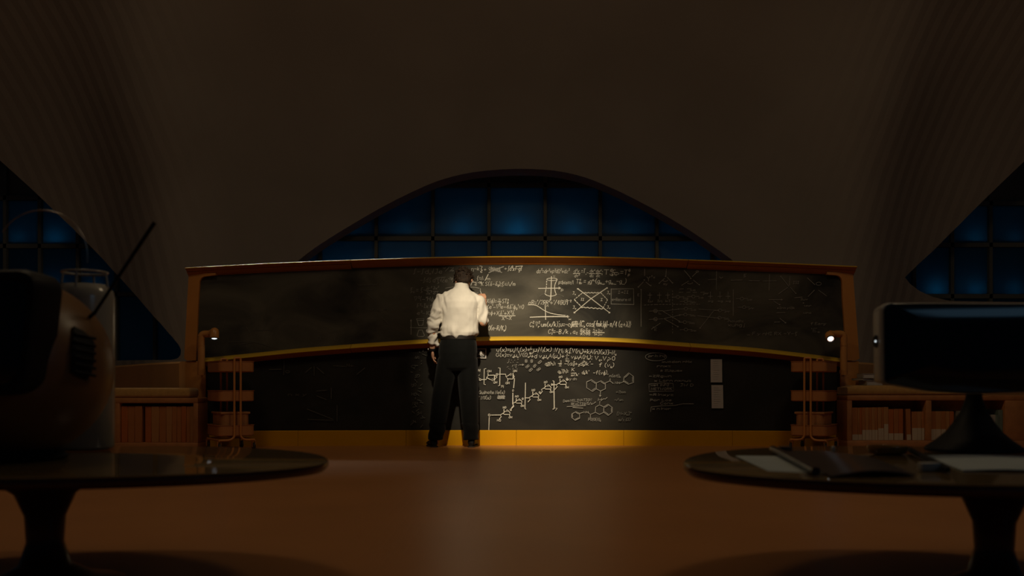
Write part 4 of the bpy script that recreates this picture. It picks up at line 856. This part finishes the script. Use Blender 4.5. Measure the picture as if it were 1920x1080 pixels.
s_.caps(SL, EL, 0.064, 0.062); s_.caps(EL, WL+Vector((0.002, 0, 0.055)), 0.064, 0.046); s_.caps(SR, ER+Vector((0.004, 0, 0.02)), 0.062, 0.052)
s_.caps(SL, (-0.56, 9.505, 1.53), 0.06, 0.05); s_.caps(SR, (-0.46, 9.505, 1.525), 0.056, 0.05)
s_.caps(ER+Vector((0.016, -0.012, 0.03)), ER+Vector((0.022, 0.0, -0.005)), 0.03, 0.016)
s_.caps(WL+Vector((0.03, 0, 0.06)), WL+Vector((0.042, 0, 0.03)), 0.024, 0.012)
remesh(s_, 'shirt', M['shirt'], PER, 0.0065, 4, fold)
# collar band
MB().loft([[Vector((-0.501+rx*math.cos(2*PI*k/28), 9.541+0.008*j+rx*math.sin(2*PI*k/28), z+0.004*math.cos(2*PI*k/28+PI/2))) for k in range(28)] for j, (rx, z) in enumerate(((0.073, 1.592), (0.069, 1.612), (0.066, 1.630), (0.062, 1.632)))], False).build('collar', M['shirt'], PER, 60)
# trousers
t_ = MB()
stack(t_, [(0.755, -0.545, 9.53, 0.13, 0.10), (0.79, -0.54, 9.525, 0.172, 0.13), (0.86, -0.536, 9.522, 0.186, 0.142), (0.94, -0.537, 9.52, 0.194, 0.148), (1.01, -0.536, 9.518, 0.188, 0.142), (1.06, -0.534, 9.515, 0.178, 0.130), (1.10, -0.532, 9.515, 0.172, 0.124)])
for s, hip, kn, an in ((-1, (-0.63, 9.522, 0.88), (-0.705, 9.55, 0.48), (-0.762, 9.598, 0.075)), (1, (-0.448, 9.522, 0.88), (-0.428, 9.55, 0.48), (-0.408, 9.598, 0.075))):
    rows = []
    for k in range(13):
        u = k/12
        if u < 0.5: p = Vector(hip).lerp(Vector(kn), u*2); r_ = 0.108-0.012*u*2
        else: p = Vector(kn).lerp(Vector(an), u*2-1); r_ = 0.096-0.020*(u*2-1)
        rows.append((p.z, p.x, p.y, r_, r_*1.05))
    stack(t_, rows[::-1], 20, 2.0)
def pf(p):
    x, y, z = p
    return 0.003*noise.noise(Vector((x*12, y*12, z*5)))+(0.005*math.sin(48*z+18*x+4*noise.noise(p*6)) if z < 0.24 else 0)
remesh(t_, 'trousers', M['pants'], PER, 0.0075, 5, pf)
stack(MB(), [(1.072, -0.533, 9.515, 0.181, 0.133), (1.108, -0.532, 9.515, 0.178, 0.130)]).build('belt', M['leather'], PER, 40)
for s, hx, hy, tx, ty in ((-1, -0.770, 9.545, -0.838, 9.80), (1, -0.408, 9.545, -0.378, 9.81)):
    a_, e_ = Vector((hx, hy, 0)), Vector((tx, ty, 0)); ax = (e_-a_).normalized(); sd = Vector((ax.y, -ax.x, 0))
    rings = []
    for u, w_, hgt in ((0, 0.022, 0.045), (0.04, 0.033, 0.075), (0.15, 0.038, 0.085), (0.3, 0.037, 0.08), (0.45, 0.040, 0.066), (0.65, 0.047, 0.05), (0.85, 0.043, 0.040), (0.96, 0.028, 0.032), (1.0, 0.012, 0.022)):
        c_ = a_+ax*0.28*u
        rings.append([c_+sd*w_*math.copysign(abs(math.cos(t))**0.8, math.cos(t))+Vector((0, 0, 0.012+hgt/2+hgt/2*math.sin(t))) for t in [2*PI*k/16 for k in range(16)]])
    sh = MB().loft(rings).build('shoe', M['leather'], PER, 60)
    MB().loft([[q-Vector((0, 0, 0)) for q in ring_] for ring_ in [[a_+ax*0.28*u+sd*w_*sg+Vector((0, 0, z)) for sg, z in ((1, 0.001), (1, 0.014), (-1, 0.014), (-1, 0.001))] for u, w_ in ((-0.01, 0.020), (0.04, 0.036), (0.3, 0.038), (0.65, 0.049), (0.9, 0.040), (1.01, 0.012))]]).build('sole', M['rubber'], sh, 30)
wr = MB(); wdir = (WL-EL).normalized(); pw = WL+Vector((-0.001, 0.001, -0.012))
wr.tube([pw-wdir*0.011, pw+wdir*0.011], 0.034, 20); wt = wr.build('watch', M['black'], PER, 40)
MB().tube([pw+Vector((-0.036, -0.002, 0)), pw+Vector((-0.041, -0.002, 0))], 0.016, 16).build('watch_face', M['steel'], wt, 40)
# chalk between the raised fingers
ct = onb(900.4, 545.5, 0.01); cb = WR+Vector((-0.030, 0.085, 0.082))
ck = MB(); ck.tube([ct, ct.lerp(cb, 0.5), cb], [0.004, 0.005, 0.005], 10)
tag(ck.build('chalk_stick', M['chalk']), 'short stick of white chalk held in the man\'s raised right hand', 'chalk')

# ------------------------------------------------------------------ foreground tables
TZ = 0.389
def table(cx_px, dc, a_, bf, bb, label, pcx):
    X0 = (cx_px-CX)*dc/F
    o = empty('low_table', (X0, dc, 0), label, 'table')
    n = 96
    def ring(s, z): return [Vector((X0+a_*s*math.cos(2*PI*k/n), dc+(bb if math.sin(2*PI*k/n) > 0 else bf)*s*math.sin(2*PI*k/n), z)) for k in range(n)]
    MB().loft([ring(0.985, TZ-0.006), ring(0.993, TZ-0.003), ring(0.988, TZ), ring(0.5, TZ)]).build('table_top', M['table'], o, 40)
    MB().loft([ring(0.93, TZ-0.036), ring(0.985, TZ-0.03), ring(0.998, TZ-0.018), ring(0.996, TZ-0.008), ring(0.986, TZ-0.0055)]).build('table_rim', M['rim'], o, 60)
    MB().lathe([(0.24, 0.002), (0.235, 0.012), (0.15, 0.03), (0.075, 0.07), (0.055, 0.14), (0.06, 0.22), (0.09, 0.29), (0.15, 0.33), (0.22, TZ-0.035)], ((pcx-CX)*dc/F, dc+0.05, 0), 40).build('pedestal', M['rim'], o, 60)
    return o
table(100, 2.95, 0.835, 0.484, 0.80, 'low glossy brown oval table holding the round orange television', 70)
table(1830, 2.816, 0.845, 0.53, 0.95, 'low glossy brown oval table with papers and the dark monitor', 1880)
# television
def K(d): return d/F
TVD = 3.08; k = K(TVD)
TC = P(30, 690, TVD); R0 = 171*k
tv = empty('television', (TC.x, TC.y, TZ), 'round orange television with dark screen and rod antenna on the left table', 'television')
fz = Matrix.Rotation(math.radians(-6), 3, 'Z')          # screen looks towards the left front
def TV(x, y, z): return TC+fz@Vector((x, y, z))
m_ = MB(); m_.ell(TC, (R0, R0, R0*0.985), 64, 40, fz)
# flatten the front where the screen hood sits
m_.v = [TC+fz@(lambda q: Vector((q.x, max(q.y, -R0*0.80), q.z)))(fz.transposed()@(v-TC)) for v in m_.v]
m_.build('shell', M['tv'], tv, 60)
def rring(w, h_, r, y, n=8):
    pts = []
    for cx_, cz_, a0 in ((w/2-r, h_/2-r, 0), (-w/2+r, h_/2-r, PI/2), (-w/2+r, -h_/2+r, PI), (w/2-r, -h_/2+r, 1.5*PI)):
        for j in range(n+1):
            zz_ = cz_+r*math.sin(a0+PI/2*j/n); pts.append(TV(cx_+r*math.cos(a0+PI/2*j/n)+0.040+0.12*zz_, y, zz_+0.098))
    return pts
MB().loft([rring(0.385, 0.36, 0.06, -0.15), rring(0.40, 0.365, 0.06, -R0*0.95), rring(0.385, 0.35, 0.055, -R0*1.0), rring(0.355, 0.32, 0.05, -R0*1.0), rring(0.345, 0.31, 0.05, -R0*0.96)]).build('screen_hood', M['black'], tv, 50)
MB().loft([rring(0.345, 0.31, 0.05, -R0*0.955), rring(0.325, 0.29, 0.06, -R0*0.965), rring(0.15, 0.15, 0.05, -R0*0.985)]).build('screen', M['screen'], tv, 60)
# side vent with ribs on the part of the shell towards the camera
vp = [P(x, y, TVD) for x, y in ((138, 611), (156, 620), (172, 633), (178, 644), (177, 676), (172, 700), (163, 714), (148, 708), (133, 699), (134, 655))]
def onshell(p, lift):
    d_ = p-Vector((0, 0, CAMZ)); o_ = Vector((0, 0, CAMZ)); d_.normalize(); oc = o_-TC; bq = oc.dot(d_); cq = oc.dot(oc)-(R0+lift)**2; q = bq*bq-cq
    return o_+d_*(-bq-math.sqrt(max(q, 0)))
vc = sum(vp, Vector())/len(vp)
def vring(s, lift): return [onshell(vc+(p-vc)*s, lift) for p in vp]
MB().loft([vring(1.0, 0.001), vring(1.0, 0.008), vring(0.94, 0.010), vring(0.3, 0.010)]).build('vent_grille', M['black'], tv, 40)
for j in range(6):
    y = 628+j*14; MB().tube([onshell(P(140, y-2, TVD), 0.011), onshell(P(158, y+2, TVD), 0.011), onshell(P(179, y+7, TVD), 0.010)], 0.0045, 8).build('vent_rib', M['black'], tv, 60)
MB().lathe([(0.15, TZ+0.0035), (0.155, TZ+0.012), (0.13, TZ+0.035), (0.11, TC.z-R0*0.9)], (TC.x, TC.y, 0), 40).build('foot_ring', M['black'], tv, 50)
for fx, fy in ((99, 857), (14, 858)):
    d_ = (CAMZ-TZ)*F/(fy-CY); p = P(fx, fy, d_); MB().lathe([(0.012, TZ+0.001), (0.017, TZ+0.004), (0.016, TZ+0.026), (0.011, TZ+0.032)], (p.x, p.y+0.012, 0), 16).build('rubber_foot', M['rubber'], tv, 50)
MB().tube([P(178, 586, TVD-0.02), P(234, 501, TVD-0.03), P(290, 417, TVD-0.04)], [3.0*k, 3.4*k, 3.9*k], 12).build('antenna_rod', M['black'], tv, 60)
MB().tube([P(130, 622, TVD), P(152, 608, TVD), P(178, 586, TVD-0.02)], [4*k, 4*k, 3.6*k], 12).build('antenna_joint', M['black'], tv, 60)
MB().tube([P(78+86*math.cos(t), 480+86*math.sin(t), TVD+0.02) for t in [-2.6+2.75*i/28 for i in range(29)]], 1.2*k, 8).build('loop_antenna', M['steel'], tv, 60)
# tall glass jar behind the television
JD = 3.56; k = K(JD); JX = (159-CX)*k
jar = empty('glass_jar', (JX, JD, TZ), 'tall cloudy glass jar with open wire collar behind the orange television', 'jar')
zz = lambda py: CAMZ+(CY-py)*k
MB().lathe([(44*k, TZ+0.001), (52*k, TZ+0.012), (53*k, zz(640)), (53*k, zz(560)), (50*k, zz(546)), (43*k, zz(538)), (40*k, zz(534)), (38*k, zz(536)), (48*k, zz(552)), (50*k, zz(640)), (48*k, TZ+0.02), (0.01, TZ+0.018)], (JX, JD, 0), 48).build('jar_body', M['jar'], jar, 60)
MB().tube([Vector((JX+40*k*math.cos(t), JD+40*k*math.sin(t), zz(511))) for t in [2*PI*i/40 for i in range(41)]], 2.2*k, 8, False).build('collar_ring', M['jar'], jar, 60)
for t in (-1.5, -0.05, 1.6, 3.2): MB().tube([Vector((JX+40*k*math.cos(t), JD+40*k*math.sin(t), zz(511))), Vector((JX+42*k*math.cos(t), JD+42*k*math.sin(t), zz(526))), Vector((JX+44*k*math.cos(t), JD+44*k*math.sin(t), zz(542)))], 2.3*k, 8).build('collar_post', M['jar'], jar, 60)
# ------------------------------------------------------------------ monitor on the right table
MD = 3.30; k = K(MD)
mon = empty('monitor', ((1825-CX)*k, MD, TZ), 'dark wide rounded monitor on a trumpet stand on the right table', 'monitor')
def mring(s, y, dx=0):
    pts = []
    L, Rr, T, B = 1652, 2010, 568, 736
    cx_, cy_ = (L+Rr)/2, (T+B)/2
    for px, py in arc(L+16, T+16, 16, PI, 1.5*PI, 6)+[(1750, 568), (1900, 569)]+arc(Rr-20, T+20, 20, 1.5*PI, 2*PI, 6)+arc(Rr-30, B-34, 30, 0, PI/2, 6)+[(1920, 736), (1820, 739), (1740, 734), (1690, 725)]+arc(L+10, B-24, 8, PI/2, PI, 3):
        q = P(cx_+(px-cx_)*s+dx, cy_+(py-cy_)*s, MD); pts.append(Vector((q.x, y, q.z)))
    return pts
MB().loft([mring(0.90, MD+0.15), mring(0.97, MD+0.10), mring(1.0, MD+0.03), mring(1.0, MD), mring(0.985, MD-0.006)]).build('casing', M['white_plastic'], mon, 50)
MB().loft([mring(0.978, MD-0.005), mring(0.976, MD-0.012), mring(0.96, MD-0.014), mring(0.4, MD-0.014)]).build('screen', M['screen'], mon, 50)
MB().tube([P(1641, 640, MD+0.05), P(1652, 640, MD+0.05)], 24*k*0.5, 20).build('side_knob', M['black'], mon, 40)
MB().ell(P(1641.5, 640, MD+0.035), (0.0022, 0.0022, 0.003), 8, 6).build('indicator', M['lens'], mon, 60)
SD = 3.48; k = K(SD); sx = (1826-CX)*k
z_ = lambda py: CAMZ+(CY-py)*k
MB().lathe([(86*k, TZ+0.001), (87*k, TZ+0.008), (84*k, TZ+0.014), (66*k, z_(825)), (49*k, z_(810)), (36*k, z_(792)), (24*k, z_(772)), (16*k, z_(752)), (13.5*k, z_(738)), (13.5*k, z_(722))], (sx, SD, 0), 48).build('stand', M['black'], mon, 60)
# things on the right table
def tb(px, py):          # point of the table top seen at a pixel
    d = (CAMZ-TZ)*F/(py-CY); return Vector(((px-CX)*d/F, d, TZ))
def sheet(name, quad, th, m, label, cat, bend=0.0, z0=0.0006, n=10, group=None):
    q = [tb(*p) for p in quad]; v = []; f = []
    for j in range(2):
        for i in range(n+1):
            for e in (0, 1):
                t = i/n; p = (q[0].lerp(q[1], t)).lerp(q[3].lerp(q[2], t), e)
                z = z0+bend*math.sin(PI*t)+(th if j else 0); v.append(Vector((p.x, p.y, TZ+z)))
    N = 2*(n+1)
    for i in range(n):
        a0 = 2*i; f += [(a0, a0+1, a0+3, a0+2), (N+a0, N+a0+2, N+a0+3, N+a0+1), (a0, a0+2, N+a0+2, N+a0), (a0+1, N+a0+1, N+a0+3, a0+3)]
    f += [(0, N, N+1, 1), (2*n, 2*n+1, N+2*n+1, N+2*n)]
    return tag(MB().add(v, f).build(name, m, None, 40), label, cat, group)
sheet('paper_sheet', [(1378, 855), (1500, 856), (1570, 890), (1440, 884)], 0.0008, M['sheet'], 'white paper sheet with pointed corner sticking out under the dark magazine', 'paper')
mg = sheet('magazine', [(1452, 850), (1640, 862), (1715, 894), (1560, 897)], 0.004, M['magazine'], 'dark glossy magazine lying open on the right table', 'magazine', 0.012, 0.0022, 16)
p0, p1 = tb(1449, 849), tb(1530, 893)
MB().tube([p0+Vector((0, 0, 0.014)), (p0+p1)/2+Vector((0, 0, 0.015)), p1+Vector((0, 0, 0.013))], 0.012, 14).build('rolled_spine', M['magazine'], mg, 60)
sheet('paper_sheet', [(1730, 856), (1935, 857), (1980, 886), (1805, 884)], 0.003, M['sheet'], 'pale bluish paper sheets spread in front of the monitor stand', 'paper', 0.004)
ap = tb(1664, 852)
am = MB(); am.lathe([(0.045, 0.001), (0.060, 0.006), (0.068, 0.026), (0.066, 0.030), (0.060, 0.028), (0.052, 0.010), (0.005, 0.009)], ap, 40); tag(am.build('ashtray', M['amber'], None, 60), 'shallow amber glass dish between the magazine and the monitor stand', 'dish')
pen = empty('pen', tb(1745, 860), 'thick black pen lying aslant beside the pale sheets', 'pen')
a1, a2 = tb(1700, 846)+Vector((0, 0, 0.012)), tb(1778, 889)+Vector((0, 0, 0.012))
MB().tube([a1, a1.lerp(a2, .1), a1.lerp(a2, .62)], [0.003, 0.0085, 0.0095], 14).build('barrel', M['black'], pen, 50)
MB().tube([a1.lerp(a2, .62), a1.lerp(a2, .97), a2], [0.0102, 0.0102, 0.006], 14).build('cap', M['black'], pen, 50)
ep = tb(1742, 884); ebm = MB(); ebm.rbox(ep+Vector((0, 0, 0.013)), (0.055, 0.03, 0.024), 0.004); tag(ebm.build('eraser', M['white_plastic'], None, 40), 'small white eraser block in front of the black pen', 'eraser')
bp_ = tb(1472, 850); bk = MB(); bk.rbox(bp_+Vector((0, 0, 0.013)), (0.040, 0.03, 0.024), 0.003); tag(bk.build('wooden_block', M['brown'], None, 40), 'small dark brown block at the far edge of the right table', 'block')
wp_ = tb(1562, 849); wk = MB(); wk.lathe([(0.007, 0.001), (0.0075, 0.012), (0.006, 0.022), (0.003, 0.024)], wp_, 16); tag(wk.build('bottle_cap', M['white_plastic'], None, 50), 'tiny white cap standing behind the dark magazine', 'cap')
